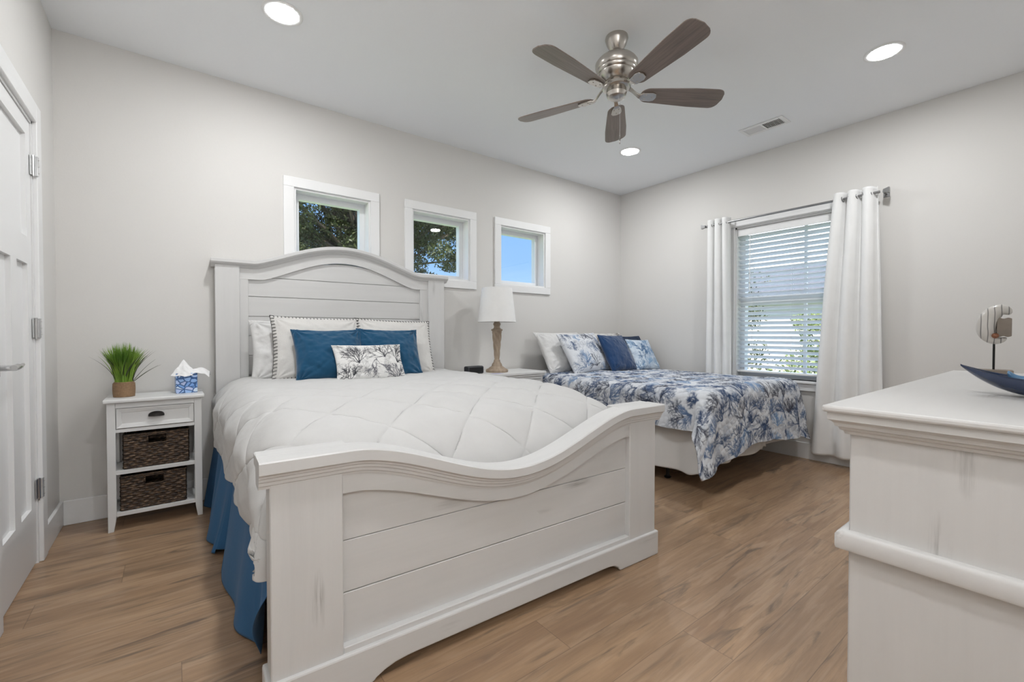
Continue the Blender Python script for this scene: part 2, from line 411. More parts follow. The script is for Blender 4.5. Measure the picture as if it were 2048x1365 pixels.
# baseboards
def baseboard(name, pts_list):
    bm = B()
    for (x0, x1, y0, y1) in pts_list: box(bm, x0, x1, y0, y1, 0, .137, .003, 1)
    return struct(name, bm, M['trim'])
bt = .015
baseboard('baseboard_back', [(L+bt, R-bt, D-bt, D)])
baseboard('baseboard_right', [(R-bt, R, -.2, D-bt)])
baseboard('baseboard_left', [(L, L+bt, 3.075, D), (L, L+bt, -1.6, 2.265)])
baseboard('baseboard_front', [(1.05, R-bt, -.2, -.2+bt)])

# small windows in the back wall
def small_window(idx, x0, x1):
    o = thing('window_%d' % idx, None, None, (0, 0, 0)); o['kind'] = 'structure'
    bm = B(); c = .07; y0, y1 = D-.018, D
    for (a, b, z0, z1) in ((x0-c, x1+c, WZ1, WZ1+c), (x0-c, x1+c, WZ0-c, WZ0), (x0-c, x0, WZ0, WZ1), (x1, x1+c, WZ0, WZ1)): box(bm, a, b, y0, y1, z0, z1, .0025, 1)
    obj('window_casing', bm, M['trim'], o)
    bm = B(); t = .014     # jamb liner
    for (a, b, z0, z1) in ((x0, x1, WZ1-t, WZ1), (x0, x1, WZ0, WZ0+t), (x0, x0+t, WZ0+t, WZ1-t), (x1-t, x1, WZ0+t, WZ1-t)): box(bm, a, b, D-.002, D+.0945, z0, z1)
    obj('window_jamb', bm, M['trim'], o)
    bm = B(); f = .052
    for (a, b, z0, z1) in ((x0+.001, x1-.001, WZ1-f, WZ1-.001), (x0+.001, x1-.001, WZ0+.001, WZ0+f), (x0+.001, x0+f, WZ0+f, WZ1-f), (x1-f, x1-.001, WZ0+f, WZ1-f)):
        box(bm, a, b, D+.095, D+.15, z0, z1)
    obj('window_frame', bm, M['vinyl'], o)
    obj('window_pane', box(B(), x0+f-.004, x1-f+.004, D+.118, D+.122, WZ0+f-.004, WZ1-f+.004), M['glass'], o)
for i, (a, b) in enumerate(SW): small_window(i+1, a, b)

# large window on the right wall
o = thing('window_4', None, None); o['kind'] = 'structure'
bm = B(); c = .07
box(bm, R-.018, R, BY0-c, BY1+c, BZ1, BZ1+c, .0025, 1); box(bm, R-.018, R, BY0-c, BY0, BZ0, BZ1, .0025, 1); box(bm, R-.018, R, BY1, BY1+c, BZ0, BZ1, .0025, 1)
box(bm, R-.018, R, BY0-c, BY1+c, BZ0-.085, BZ0-.022, .0025, 1)
obj('window_casing', bm, M['trim'], o)
obj('window_sill', box(B(), R-.035, R+.10, BY0-.09, BY1+.09, BZ0-.022, BZ0, .004), M['trim'], o)
bm = B(); t = .015
box(bm, R, R+.10, BY0, BY1, BZ1-t, BZ1); box(bm, R, R+.10, BY0, BY0+t, BZ0, BZ1); box(bm, R, R+.10, BY1-t, BY1, BZ0, BZ1)
obj('window_jamb', bm, M['trim'], o)
bm = B(); X0, X1 = R+.085, R+.15; f = .055
box(bm, X0, X1, BY0, BY1, BZ1-f, BZ1); box(bm, X0, X1, BY0, BY1, BZ0, BZ0+f)
box(bm, X0, X1, BY0, BY0+f, BZ0+f, BZ1-f); box(bm, X0, X1, BY1-f, BY1, BZ0+f, BZ1-f)
box(bm, X0-.005, X1-.02, BY0+f, BY1-f, 1.365, 1.425, .003)
mz = 1.53
box(bm, X0+.02, X1-.02, mz-.011, mz+.011, 1.42, BZ1-f); box(bm, X0+.02, X1-.02, mz-.011, mz+.011, BZ0+f, 1.37)
obj('window_frame', bm, M['vinyl'], o)
bm = B(); box(bm, R+.115, R+.119, BY0+f-.004, BY1-f+.004, 1.42, BZ1-f+.004); box(bm, R+.115, R+.119, BY0+f-.004, BY1-f+.004, BZ0+f-.004, 1.37)
obj('window_pane', bm, M['glass'], o)

# closet door in the left wall
d = thing('door_1', None, None); d['kind'] = 'structure'
bm = B(); c = .088
for (a, b, z0, z1) in ((DY1, DY1+c, 0, 2.05+c), (DY0-c, DY0, 0, 2.05+c), (DY0, DY1, 2.05, 2.05+c)): box(bm, L, L+.018, a, b, z0, z1, .0025, 1)
obj('door_casing', bm, M['trim'], d)
bm = B()
box(bm, L-.12, L+.002, DY1-.012, DY1, 0, 2.05); box(bm, L-.12, L+.002, DY0, DY0+.012, 0, 2.05); box(bm, L-.12, L+.002, DY0, DY1, 2.038, 2.05)
obj('door_jamb', bm, M['trim'], d)
bm = B(); y0, y1 = DY0+.015, DY1-.015; xf, xb = L-.004, L-.04
def rail(a, b, z0, z1): box(bm, xb, xf, a, b, z0, z1)
rail(y0, y0+.095, .012, 2.035); rail(y1-.075, y1, .012, 2.035)
rail(y0+.095, y1-.075, 1.965, 2.035); rail(y0+.095, y1-.075, 1.385, 1.505); rail(y0+.095, y1-.075, .012, .275)
rail(2.635, 2.725, .275, 1.385)
box(bm, xb+.004, xf-.016, y0+.09, y1-.07, .02, 2.0)
bmesh.ops.remove_doubles(bm, verts=bm.verts, dist=1e-5)
leaf = obj('door_leaf', bm, M['trim'], d)
for z in (1.846, 1.097, .35):
    bm = B(); yy = DY1-.012
    tube(bm, [(L+.006, yy, z-.048), (L+.006, yy, z+.048)], .0065, 10)
    box(bm, L-.002, L+.003, yy-.022, yy+.003, z-.045, z+.045, .001, 1); box(bm, L+.001, L+.0215, yy+.002, yy+.02, z-.045, z+.045, .001, 1)
    for q in (-.03, 0, .03): lathe(bm, [(.003, -.001), (.004, 0), (.0, .001)], 8, (L+.022, yy+.011, z+q))
    tube(bm, [(L+.006, yy, z-.056), (L+.006, yy, z-.048)], .003, 8)
    obj('hinge', bm, M['chrome'], d, smooth='auto')
bm = B(); hy, hz = 2.408, .945
box(bm, L-.006, L+.004, hy-.032, hy+.032, hz-.035, hz+.035, .003)
tube(bm, [(L+.002, hy, hz), (L+.05, hy, hz)], .011, 14)
tube(bm, [(L+.046, hy-.012, hz), (L+.05, hy+.02, hz+.003), (L+.048, hy+.07, hz+.002), (L+.044, hy+.125, hz+.006)], [.011, .0115, .008, .006], 12)
obj('door_handle', bm, M['chrome'], d, smooth='auto', )

# ------------------------------------------------------------------ CEILING THINGS
def downlight(x, y, label):
    t = thing('recessed_downlight', label, 'ceiling light', (x, y, H), 0, 'recessed downlights in the ceiling')
    obj('trim_ring', lathe(B(), [(.072, 0), (.098, 0), (.098, -.003), (.092, -.006), (.076, -.004), (.072, 0)], 40), M['trim'], t, smooth='auto')
    obj('lens', lathe(B(), [(.0, -.0005), (.074, -.0005), (.073, -.006), (.055, -.011), (.03, -.0135), (.0, -.0145)], 40), M['lens'], t, smooth='auto')
    l = bpy.data.lights.new('downlight_light', 'AREA'); l.shape = 'DISK'; l.size = .14; l.energy = LAMP_W; l.color = (.975, .985, 1)
    lo = bpy.data.objects.new('downlight_light', l); COL.objects.link(lo); lo.parent = t; lo.location = (0, 0, -.017)
    return t
downlight(.469, 2.578, 'round white recessed ceiling light above the big bed, at top left')
downlight(3.36, .767, 'round white recessed ceiling light at the upper right, above the dresser side')
downlight(3.338, 2.586, 'small round recessed ceiling light beyond the fan, nearest the far room corner')
downlight(.469, .767, 'round white recessed ceiling light near the entry')
gl = thing('added_fill_lamp', 'added globe fill light, unseen in the entry hall behind the viewer', 'lamp', (.25, -.95, 0))  # invented light source out of view, added to brighten the room
obj('globe', lathe(B(), [(.0, 1.90)]+[(.13*math.sin(PI*k/16), 2.03-.13*math.cos(PI*k/16)) for k in range(1, 16)]+[(.0, 2.16)], 32), emit('fill_light_globe', (.975, .985, 1), FILL_GLOBE_E), gl, smooth=True)
bm = B(); tube(bm, [(0, 0, 2.155), (0, 0, H)], .004, 8); lathe(bm, [(0, H-.02), (.05, H-.015), (.055, H)], 24); obj('cord', bm, M['chrome'], gl)

# vent
t = thing('ceiling_vent', 'white metal air vent in the ceiling above the curtained window', 'vent', (3.79, 1.62, H))
bm = B()
for (a, b, c0, c1) in ((-.085, .085, -.165, -.135), (-.085, .085, .135, .165), (-.085, -.055, -.135, .135), (.055, .085, -.135, .135)): box(bm, a, b, c0, c1, -.008, 0, .003, 1)
box(bm, -.055, .055, -.006, .006, -.007, -.001)
obj('vent_frame', bm, M['trim'], t)
bm = B()
for s in (-1, 1):
    for k in range(11):
        y = s*(.014+k*.0113); a = s*.7
        V = [(-.054, y-.005, -.001-.0), (.054, y-.005, -.001), (.054, y+.004*s, -.007), (-.054, y+.004*s, -.007)]
        vs = [bm.verts.new(v) for v in V]; bm.faces.new(vs)
        vs2 = [bm.verts.new((v[0], v[1]+.001, v[2])) for v in V]; bm.faces.new(vs2[::-1])
obj('vent_louvers', bm, M['trim'], t)
obj('duct_shade_sheet', box(B(), -.056, .056, -.136, .136, -.0012, -.0004), M['dark'], t)  # thin black sheet under the solid ceiling, painting the shade of a duct

# ceiling fan
fan = thing('ceiling_fan', 'brushed nickel ceiling fan with five weathered wood blades', 'ceiling fan', (2.0, 1.645, 0))
obj('canopy', lathe(B(), [(.062, 2.74), (.064, 2.728), (.060, 2.715), (.055, 2.70), (.044, 2.68), (.034, 2.665), (.026, 2.657), (.0, 2.657)], 40), M['nickel'], fan, smooth='auto')
obj('downrod', lathe(B(), [(.013, 2.66), (.013, 2.645), (.022, 2.642), (.022, 2.625), (.0, 2.625)], 24), M['nickel'], fan, smooth='auto')
obj('motor_housing', lathe(B(), [(.03, 2.632), (.07, 2.628), (.098, 2.615), (.110, 2.602), (.1115, 2.599), (.1115, 2.594), (.118, 2.590), (.118, 2.575), (.112, 2.555), (.110, 2.553), (.110, 2.548), (.104, 2.535), (.100, 2.532), (.099, 2.527), (.088, 2.508), (.074, 2.494), (.066, 2.488), (.0, 2.488)], 56), M['nickel'], fan, smooth='auto')
obj('flywheel', lathe(B(), [(.060, 2.490), (.060, 2.480), (.072, 2.478), (.078, 2.470), (.078, 2.455), (.066, 2.448), (.0, 2.448)], 48), M['nickel'], fan, smooth='auto')
obj('switch_cup', lathe(B(), [(.055, 2.452), (.056, 2.43), (.058, 2.425), (.056, 2.420), (.050, 2.405), (.036, 2.397), (.0, 2.395)], 40), M['nickel'], fan, smooth='auto')
bm = B(); tube(bm, [(-.02, -.04, 2.41), (-.022, -.043, 2.34), (-.022, -.043, 2.15)], .0012, 6)
for k in range(34): lathe(bm, [(0, -.002), (.0022, 0), (0, .002)], 6, (-.022, -.043, 2.36-k*.0062))
tube(bm, [(-.022, -.043, 2.15), (-.022, -.043, 2.125)], .004, 8)
obj('pull_chain', bm, M['chrome'], fan, smooth=True)
def blade_pts():
    r0, r1 = .135, .625; top = []; bot = []
    n = 60
    for i in range(n+1):
        u = i/n; x = r0+(r1-r0)*u; wd = .048+.018*min(1, u*1.6)+.006*u
        wd *= min(1, math.sqrt(max(0, 1-(max(0, .10-u)/.10)**2))*1.0+.0)
        e_ = max(0, u-.86)/.14; wd *= (1-e_**3.2)**.5 if e_ < 1 else 0
        top.append((x, wd)); bot.append((x, -wd))
    return top+bot[::-1][1:-1]
PH = [40, 112, 184, 256, 328]
bl_me = ir_me = None
for a in PH:
    if bl_me is None:
        bm = B(); prism(bm, blade_pts(), -.003, .003, 'z'); bmesh.ops.remove_doubles(bm, verts=bm.verts, dist=1e-5)
        b_ = obj('blade', bm, M['blade'], fan); bl_me = b_.data; bevel_mod(b_, .0015, 1)
        bm = B()
        # curved arm from the flywheel and a shield shaped pad below the blade
        loft(bm, [[(x, -w_, z-.004), (x, w_, z-.004), (x, w_, z+.004), (x, -w_, z+.004)] for x, w_, z in
                  ((.060, .018, .042), (.080, .014, .038), (.098, .011, .022), (.115, .011, .004), (.130, .014, -.008), (.150, .020, -.0095))])
        pad = [(.135, -.014), (.150, -.026), (.20, -.032), (.222, -.024), (.230, 0), (.222, .024), (.20, .032), (.150, .026), (.135, .014)]
        prism(bm, pad, -.0125, -.0035, 'z')
        for q in ((.165, .014), (.165, -.014), (.205, 0)): lathe(bm, [(.0, -.0155), (.004, -.0145), (.005, -.012)], 8, (q[0], q[1], 0))
        i_ = obj('blade_iron', bm, M['nickel'], b_, smooth='auto'); ir_me = i_.data; bevel_mod(i_, .003, 2)
    else:
        b_ = bpy.data.objects.new('blade', bl_me); COL.objects.link(b_); b_.parent = fan; bevel_mod(b_, .0015, 1)
        i_ = bpy.data.objects.new('blade_iron', ir_me); COL.objects.link(i_); i_.parent = b_; bevel_mod(i_, .003, 2)
    b_.location = (0, 0, 2.425)
    b_.rotation_euler = (Matrix.Rotation(math.radians(a), 3, 'Z') @ Matrix.Rotation(math.radians(-13), 3, 'X')).to_euler()

# ------------------------------------------------------------------ BED (queen)
RB = math.radians(-2.4)
bed = thing('queen_bed', 'large rubbed white wooden bed with arched headboard and scooped footboard', 'bed', (.19, 1.336, 0), RB)
# footboard, local: x 0..1.677, y 0 front .. .10
FW = 1.677
def foot_curve(x):
    u = (x-.235)/(1.47-.235)
    return 0 if u <= 0 or u >= 1 else .158*(.5-.5*math.cos(2*PI*u))**.82
fb = B(); pts = []
xs = [.205+(1.275)*i/40 for i in range(41)]
# plank panel
bm = B(); gaps = [.13, .285, .445, .62]
for z0, z1 in zip(gaps[:2], gaps[1:3]): box(bm, .18, 1.50, .038, .058, z0+.0015, z1-.0015, .002, 1)
px_ = [.18+1.32*i/40 for i in range(41)]
prism(bm, [(x, .4465) for x in px_]+[(x, .645-foot_curve(x)) for x in px_[::-1]], .038, .058)
box(bm, .18, 1.50, .045, .056, .12, .455)
foot = obj('footboard', bm, M['wx'], bed)
for x0, x1 in ((.013, .205), (1.48, 1.664)):
    bm = B(); box(bm, x0, x1, .012, .098, 0, .680, .003, 1); obj('post', bm, M['wz'], foot)
# curved upper rail
bm = B(); P_ = [(x, .680-foot_curve(x)) for x in xs]; Q_ = [(x, .600-.004-foot_curve(x)*.93) for x in xs]
prism(bm, P_+Q_[::-1], .016, .075); obj('curved_rail', bm, M['wx'], foot)
bm = B(); box(bm, .205, 1.48, .014, .08, .09, .133, .002, 1); obj('lower_rail', bm, M['wx'], foot)
# base moulding with cut-out
bz = .115; cut = [(.0, 0), (.0, bz), (FW, bz), (FW, 0), (FW-.27, 0), (FW-.285, .018), (FW-.305, .030), (FW-.34, .036), (FW-.37, .037), (.43, .037), (.40, .036), (.36, .032), (.325, .022), (.30, .010), (.29, 0)]
bm = B(); prism(bm, cut, 0, .11); o = obj('base_moulding', bm, M['wx'], foot); bevel_mod(o, .006, 2)
# cap rail swept along the curve
def sweep_cap(name, path, prof, parent, mat):
    secs = []
    for i, (x, z) in enumerate(path):
        a = path[max(i-1, 0)]; b = path[min(i+1, len(path)-1)]; tx, tz = b[0]-a[0], b[1]-a[1]; l = math.hypot(tx, tz); nx, nz = -tz/l, tx/l
        if i in (0, len(path)-1): nx, nz = 0, 1
        secs.append([(x+nx*h, y, z+nz*h) for y, h in prof])
    bm = B(); loft(bm, secs); return obj(name, bm, mat, parent, smooth='auto')
cx = [-.014, .0]+[.02+(FW-.04)*i/70 for i in range(71)]+[FW, FW+.022]
path = [(x, .680-foot_curve(x)) for x in cx]
prof = [(-.014, .014), (-.016, .016), (-.016, .046), (-.012, .050), (.084, .050), (.088, .046), (.088, .016), (.084, .013), (.080, .0), (.078, -.030), (.014, -.030), (.012, -.022), (.007, -.019), (.006, -.010), (.001, -.007), (.000, .001), (-.005, .004), (-.006, .009), (-.010, .012)]
sweep_cap('cap_rail', path, prof, foot, M['wx'])
for a, b in ((-.0145, .232), (1.447, FW+.0145)):
    bm = B(); box(bm, a, b, .05, .126, .6935, .7302, .003, 1); box(bm, max(a, .004), min(b, FW-.004), .05, .110, .66, .694, .003, 1); obj('post_cap', bm, M['wx'], foot)
# side rails and slats
for x in (.05, 1.60):
    obj('side_rail', box(B(), x, x+.028, .098, 1.985, .20, .34, .003, 1), M['wy'], bed)
# headboard local frame of bed: origin (0.5,3.40) expressed in bed frame
ca, sa = math.cos(RB), math.sin(RB)
dx, dy = .5-.19, 3.40-1.336; HX = dx*ca+dy*sa; HY = -dx*sa+dy*ca
bm = B(); pl = [.30, .53, .66, .795, .925, 1.057, 1.187, 1.32, 1.452, 1.60]
for z0, z1 in zip(pl, pl[1:]):
    if z1 < 1.5: box(bm, -.11, 1.13, .012, .030, z0+.002, z1-.002, .002, 1)
def head_curve(x, rise=.152, x0=-.06, x1=1.098):
    u = (x-x0)/(x1-x0)
    if u <= 0 or u >= 1: return 0
    return rise*math.sin(PI*u)**1.25
top = [(-.11+1.24*i/40) for i in range(41)]
prism(bm, [(-.11, 1.454), (1.13, 1.454)]+[(x, 1.452+head_curve(x, .13)) for x in top[::-1]], .012, .030)
box(bm, -.11, 1.13, .022, .028, .3, 1.45)
head = obj('headboard', bm, M['wx'], bed, loc=(HX, HY, 0))
for s, (x0, x1, xi) in ((0, (-.285, -.150, -.10)), (1, (1.180, 1.325, 1.115))):
    bm = B(); box(bm, x0, x1, -.022, .045, 0, 1.515, .003, 1)
    a, b = sorted((x1 if s == 0 else x0, xi)); box(bm, a, b, -.002, .04, 0, 1.515, .002, 1)
    obj('post', bm, M['wz'], head)
bm = B(); xs = [-.15+1.33*i/60 for i in range(61)]
prism(bm, [(x, 1.517+head_curve(x)) for x in xs]+[(x, 1.432+head_curve(x, .158, -.02, 1.06)) for x in xs[::-1]], -.004, .036)
obj('arched_rail', bm, M['wx'], head)
cx = [-.305, -.28]+[-.26+1.56*i/80 for i in range(81)]+[1.325, 1.352]
prof = [(-.040, .012), (-.043, .015), (-.043, .034), (-.039, .037), (.052, .037), (.055, .034), (.055, .0), (.050, -.006), (.046, -.016), (-.006, -.016), (-.020, -.006), (-.026, .002), (-.036, .005)]
sweep_cap('cap_moulding', [(x, 1.517+head_curve(x)) for x in cx], prof, head, M['wx'])
# mattress and box spring
mt = thing('mattress', 'white mattress and box spring under the white comforter', 'mattress', (.19, 1.336, 0), RB)
bm = B(); box(bm, .10, 1.58, .17, 2.015, .44, .585, .05, 4); obj('mattress_body', bm, M['mattress'], mt, smooth='auto')
bm = B(); box(bm, .09, 1.585, .115, 2.0, .345, .44, .01, 3); obj('box_spring', bm, M['mattress'], mt)
# ---- comforter
CXC, CHW = 1.045, .838
def comforter():
    n, m = 480, 440
    r = .17; flat = CHW-r; arc = r*PI/2; hang = .25
    S = np.linspace(-(flat+arc+hang), flat+arc+hang, n)[:, None]; Tt = np.linspace(0, 2.10, m)[None, :]
    Sg = S+0*Tt; Tg = Tt+0*S; sg = np.sign(Sg); a = np.abs(Sg)
    u1 = np.clip(a-flat, 0, arc)/r; ex = np.clip(a-flat-arc, 0, None)
    xo = np.minimum(a, flat)+r*np.sin(u1); dz = r*(1-np.cos(u1))+ex*1.0
    # along the bed: head y=3.30 -> foot y=1.46, then turns down
    fl = 1.72; fr = .20; fa = fr*PI/2
    v1 = np.clip(Tg-fl, 0, fa)/fr; ev = np.clip(Tg-fl-fa, 0, None)
    y = 3.335-np.minimum(Tg, fl)-fr*np.sin(v1); dzv = fr*(1-np.cos(v1))+ev
    x = CXC+sg*xo
    # gentle crown and slope at the foot
    ztop = .786-.135*np.clip((2.10-y)/.68, 0, 1)**2.2-.02*(xo/CHW)**2
    z = ztop-dz-dzv*np.clip(1-dz/.25, 0, 1)
    zh = .425+.010*np.sin(y*7)                      # hem height
    dzt = np.maximum(ztop-zh, .05); hangfac = (dzt)/(r+hang)
    z = ztop-dz*np.where(dz > 0, 1+(hangfac-1)*np.clip(dz/(r+hang), 0, 1), 1)-dzv*np.clip(1-dz/.33, 0, 1)
    # quilting: diamonds of long stitched lines
    k = .345
    Tg = Tg-ev*np.clip(dz/.33, 0, 1)
    p = (Sg+.05+Tg-1.735)/k; q = (Sg+.05-Tg+1.735)/k
    dp = np.abs(p-np.round(p)); dq = np.abs(q-np.round(q))
    puff = (np.minimum(dp, .5)*2)**.5*(np.minimum(dq, .5)*2)**.5
    dm = np.minimum(dp, dq)*k; fd = np.clip(1-(y-1.75)/1.2, .25, 1); fd = np.maximum(fd, .7*np.clip(dz/.12, 0, 1)); pz = fd*(.019*puff-.0022*np.exp(-(dm/.009)**2))
    pz = pz+.0035*np.sin(90*(Sg*.8+Tg*.4)+4*vnoise(Sg, Tg, 8, 4))*np.exp(-(dm/.035)**2)*(vnoise(Sg, Tg, 4, 6)+.4)
    wr = .007*vnoise(Sg, Tg, 3, 7)+.004*vnoise(Sg, Tg, 5, 19)
    # hanging folds
    fold = np.clip(dz/.2, 0, 1)*(.010*np.sin(y*11+1.2*np.sin(y*3)))
    pin = np.exp(-np.minimum(dp, dq)/.02)*.0
    nx = np.where(a > flat, np.sin(u1), 0)*sg; nz = np.cos(u1)*np.cos(v1); ny = -np.sin(v1)*np.cos(u1)
    d_ = pz+wr
    x = x+nx*d_+sg*fold; z = z+nz*d_; y = y+ny*d_
    # pucker wrinkles off the seam crossings
    z = z+.004*np.sin(38*Sg)*np.clip(.25-dp, 0, 1)*nz
    y = y-.042*(x-CXC)                              # the bed stands slightly skewed
    # side hem bulge
    V, F = grid_mesh(np.stack([x, y, z], -1))
    return V, F
V, F = comforter()
cm = np_obj('comforter', V, F, M['comf']); tag(cm, 'white diamond-quilted comforter spread over the large wooden bed', 'comforter')
mo = cm.modifiers.new('solid', 'SOLIDIFY'); mo.thickness = .012; mo.offset = -1

# ---- blue bed skirt along the left side
def hang_cloth(name, path_fn, n, z1_fn, z0_fn, fold_fn, m=40, mat=None, u0=0, u1=1, thick=.002):
    """path_fn(u)->(x,y,nx,ny); cloth hangs from z1 to z0, folds grow towards the hem"""
    U = np.linspace(u0, u1, n); Vv = np.linspace(0, 1, m); P = np.zeros((n, m, 3))
    for i, u in enumerate(U):
        x, y, nx, ny = path_fn(u); z1 = z1_fn(u); z0 = z0_fn(u)
        for j, v in enumerate(Vv):
            f = fold_fn(u, v); P[i, j] = (x+nx*f, y+ny*f, z1+(z0-z1)*v)
    V, F = grid_mesh(P); o = np_obj(name, V, F, mat); mo = o.modifiers.new('solid', 'SOLIDIFY'); mo.thickness = thick; return o
def bs_path(u): return (.245-.025*(1-u), 3.30-u*1.80, -1, 0)
def bs_fold(u, v):
    y = 3.30-u*1.80
    f = .010+.05*v+ (.008+.028*v)*(math.sin(y*17+1.5*math.sin(y*4.1))*.6+.5*math.sin(y*9.3+1))
    f += .055*math.exp(-((y-2.58)/.05)**2)*v**2 - .05*math.exp(-((y-2.48)/.04)**2)*v
    if y < 1.75: f -= .06*(1.75-y)/.25*v*math.sin(v*2.5)
    return f
def bs_z0(u):
    y = 3.30-u*1.80
    z = .006+.02*max(0, math.sin(y*6))*.3
    if y < 1.66: z += ((1.66-y)/.14)*.22
    elif y > 2.3 and y < 2.56: z += .02
    return z
sk = hang_cloth('bed_skirt', bs_path, 420, lambda u: .43, bs_z0, bs_fold, 50, M['skirtb'])
tag(sk, 'blue fabric bed skirt hanging to the floor along the side of the large bed', 'bed skirt')

# ------------------------------------------------------------------ PILLOWS
def pillow_arrays(w, h, t, n=90, seed=0, wr=.006, pinch=.06, sag=0):
    u = np.sin(np.linspace(-PI/2, PI/2, n))[:, None]; v = np.sin(np.linspace(-PI/2, PI/2, n))[None, :]
    U = u+0*v; W = v+0*u
    x = w/2*U*(1-pinch*(1-W**2)*np.abs(U)); z = h/2*W*(1-pinch*(1-U**2)*np.abs(W))
    th = t/2*((1-U**2)*(1-W**2))**.42*(1-.18*W)
    nz = wr*(vnoise(U, W, seed+1, 3)*1.6+vnoise(U, W, seed+2, 7)*.9+vnoise(U, W, seed+3, 15)*.4)*np.clip(th/t*4, 0, 1)
    # radial creases running from the corners
    cr_ = wr*.7*np.sin(9*np.arctan2(W-np.sign(W)*.9, U-np.sign(U)*.9))*np.clip((np.abs(U*W))**1.2*1.2, 0, 1)*np.clip(th/t*5, 0, 1)
    return U, W, x, z, th+nz+cr_, th-nz
def pillow_mesh(w, h, t, **k):
    U, W, x, z, tf, tb = pillow_arrays(w, h, t, **k); n = x.shape[0]
    z = z+h/2
    front = np.stack([x, -tf, z], -1); back = np.stack([x, tb, z], -1)
    Vf, Ff = grid_mesh(front); Vb, Fb = grid_mesh(back)
    V = np.vstack([Vf, Vb]); F = np.vstack([Ff, Fb[:, ::-1]+len(Vf)])
    return V, F, (U, W)
def coral_canvas(w, h, res, bgc, cols, n, size, seed, wash=True, thick=1.0, jit=.35):
    """branching coral sprigs drawn into an array (h x w), colours linear"""
    r_ = random.Random(seed); Wp, Hp = int(w/res), int(h/res)
    C = np.ones((Hp, Wp, 3))*np.array(bgc)
    def stamp(px, py, rad, col, al):
        x0, x1 = int(px-rad-1), int(px+rad+2); y0, y1 = int(py-rad-1), int(py+rad+2)
        x0 = max(x0, 0); y0 = max(y0, 0); x1 = min(x1, Wp); y1 = min(y1, Hp)
        if x0 >= x1 or y0 >= y1: return
        yy, xx = np.mgrid[y0:y1, x0:x1]; d = np.hypot(xx-px, yy-py); a = np.clip(rad+.6-d, 0, 1)*al
        C[y0:y1, x0:x1] = C[y0:y1, x0:x1]*(1-a[..., None])+np.array(col)*a[..., None]
    def branch(px, py, ang, ln, wd, dep, col, al, spread):
        st = max(1.0, wd*.8); k = int(ln/st)+1
        for i in range(k):
            px += math.cos(ang)*st; py += math.sin(ang)*st; ang += r_.uniform(-.13, .13)
            stamp(px, py, wd*(1-.35*i/k), col, al)
            if dep > 0 and r_.random() < 1.0/max(1, k)*2.2:
                branch(px, py, ang+r_.choice((-1, 1))*spread*r_.uniform(.7, 1.3), ln*.55, wd*.75, dep-1, col, al, spread)
        if dep > 0:
            for s in (-1, 1): branch(px, py, ang+s*spread*r_.uniform(.5, 1.0), ln*.62, wd*.78, dep-1, col, al, spread)
    nx = max(1, round(math.sqrt(n*w/h))); ny = max(1, round(n/nx)); cells = [(i, j) for i in range(nx) for j in range(ny)]
    r_.shuffle(cells)
    if wash:
        for i in range(int(n*5)):
            px, py = r_.uniform(0, Wp), r_.uniform(0, Hp); c = r_.choice(cols); c = [b*.62+q*.38 for b, q in zip(bgc, c)]; a0 = r_.uniform(0, 2*PI)
            for k in range(6):
                branch(px, py, a0+(k-3)*.28, size/res*.22, max(.7, 1.1*thick*.002/res), 1, c, .55, .35)
    for (i, j) in cells:
        px = (i+.5+(.5 if j % 2 else 0)*.9+r_.uniform(-jit, jit))*Wp/nx; py = (j+.5+r_.uniform(-jit, jit))*Hp/ny
        c = r_.choice(cols); s = size*r_.uniform(.75, 1.2); a0 = r_.uniform(-.5, .5)+PI/2*r_.choice((1, 1, 1, -1)); kind = r_.random()
        py -= math.sin(a0)*s/res*.45; px -= math.cos(a0)*s/res*.45
        nb = 3 if kind < .5 else 7
        for k in range(nb):
            branch(px, py, a0+(k-(nb-1)/2)*(.55 if nb == 3 else .27), s/res*(.32 if nb == 3 else .42), max(.8, thick*.0026/res), 3 if nb == 3 else 2, c, .92, .62 if nb == 3 else .36)
    return C
def sample(C, U, W):
    Hp, Wp = C.shape[:2]
    fx = np.clip((U*.5+.5)*(Wp-1), 0, Wp-1.001); fy = np.clip((W*.5+.5)*(Hp-1), 0, Hp-1.001)
    i = fx.astype(int); j = fy.astype(int); a = (fx-i)[..., None]; b = (fy-j)[..., None]
    return (C[j, i]*(1-a)+C[j, i+1]*a)*(1-b)+(C[j+1, i]*(1-a)+C[j+1, i+1]*a)*b
def pillow(name, label, cat, w, h, t, loc, lean, rz, mat, roll=0, group=None, print_=None, n=90, seed=0, **k):
    V, F, (U, W) = pillow_mesh(w, h, t, n=n, seed=seed, **k); cols = None
    if print_ is not None:
        c1 = sample(print_, U, W).reshape(-1, 3); cols = np.vstack([c1, c1])
    o = np_obj(name, V, F, mat, colors=cols)
    tag(o, label, cat, group)
    o.location = loc
    o.rotation_euler = (Matrix.Rotation(rz, 3, 'Z') @ Matrix.Rotation(-lean, 3, 'X') @ Matrix.Rotation(roll, 3, 'Y')).to_euler()
    # weld the rim
    mo = o.modifiers.new('weld', 'WELD'); mo.merge_threshold = .0004
    return o
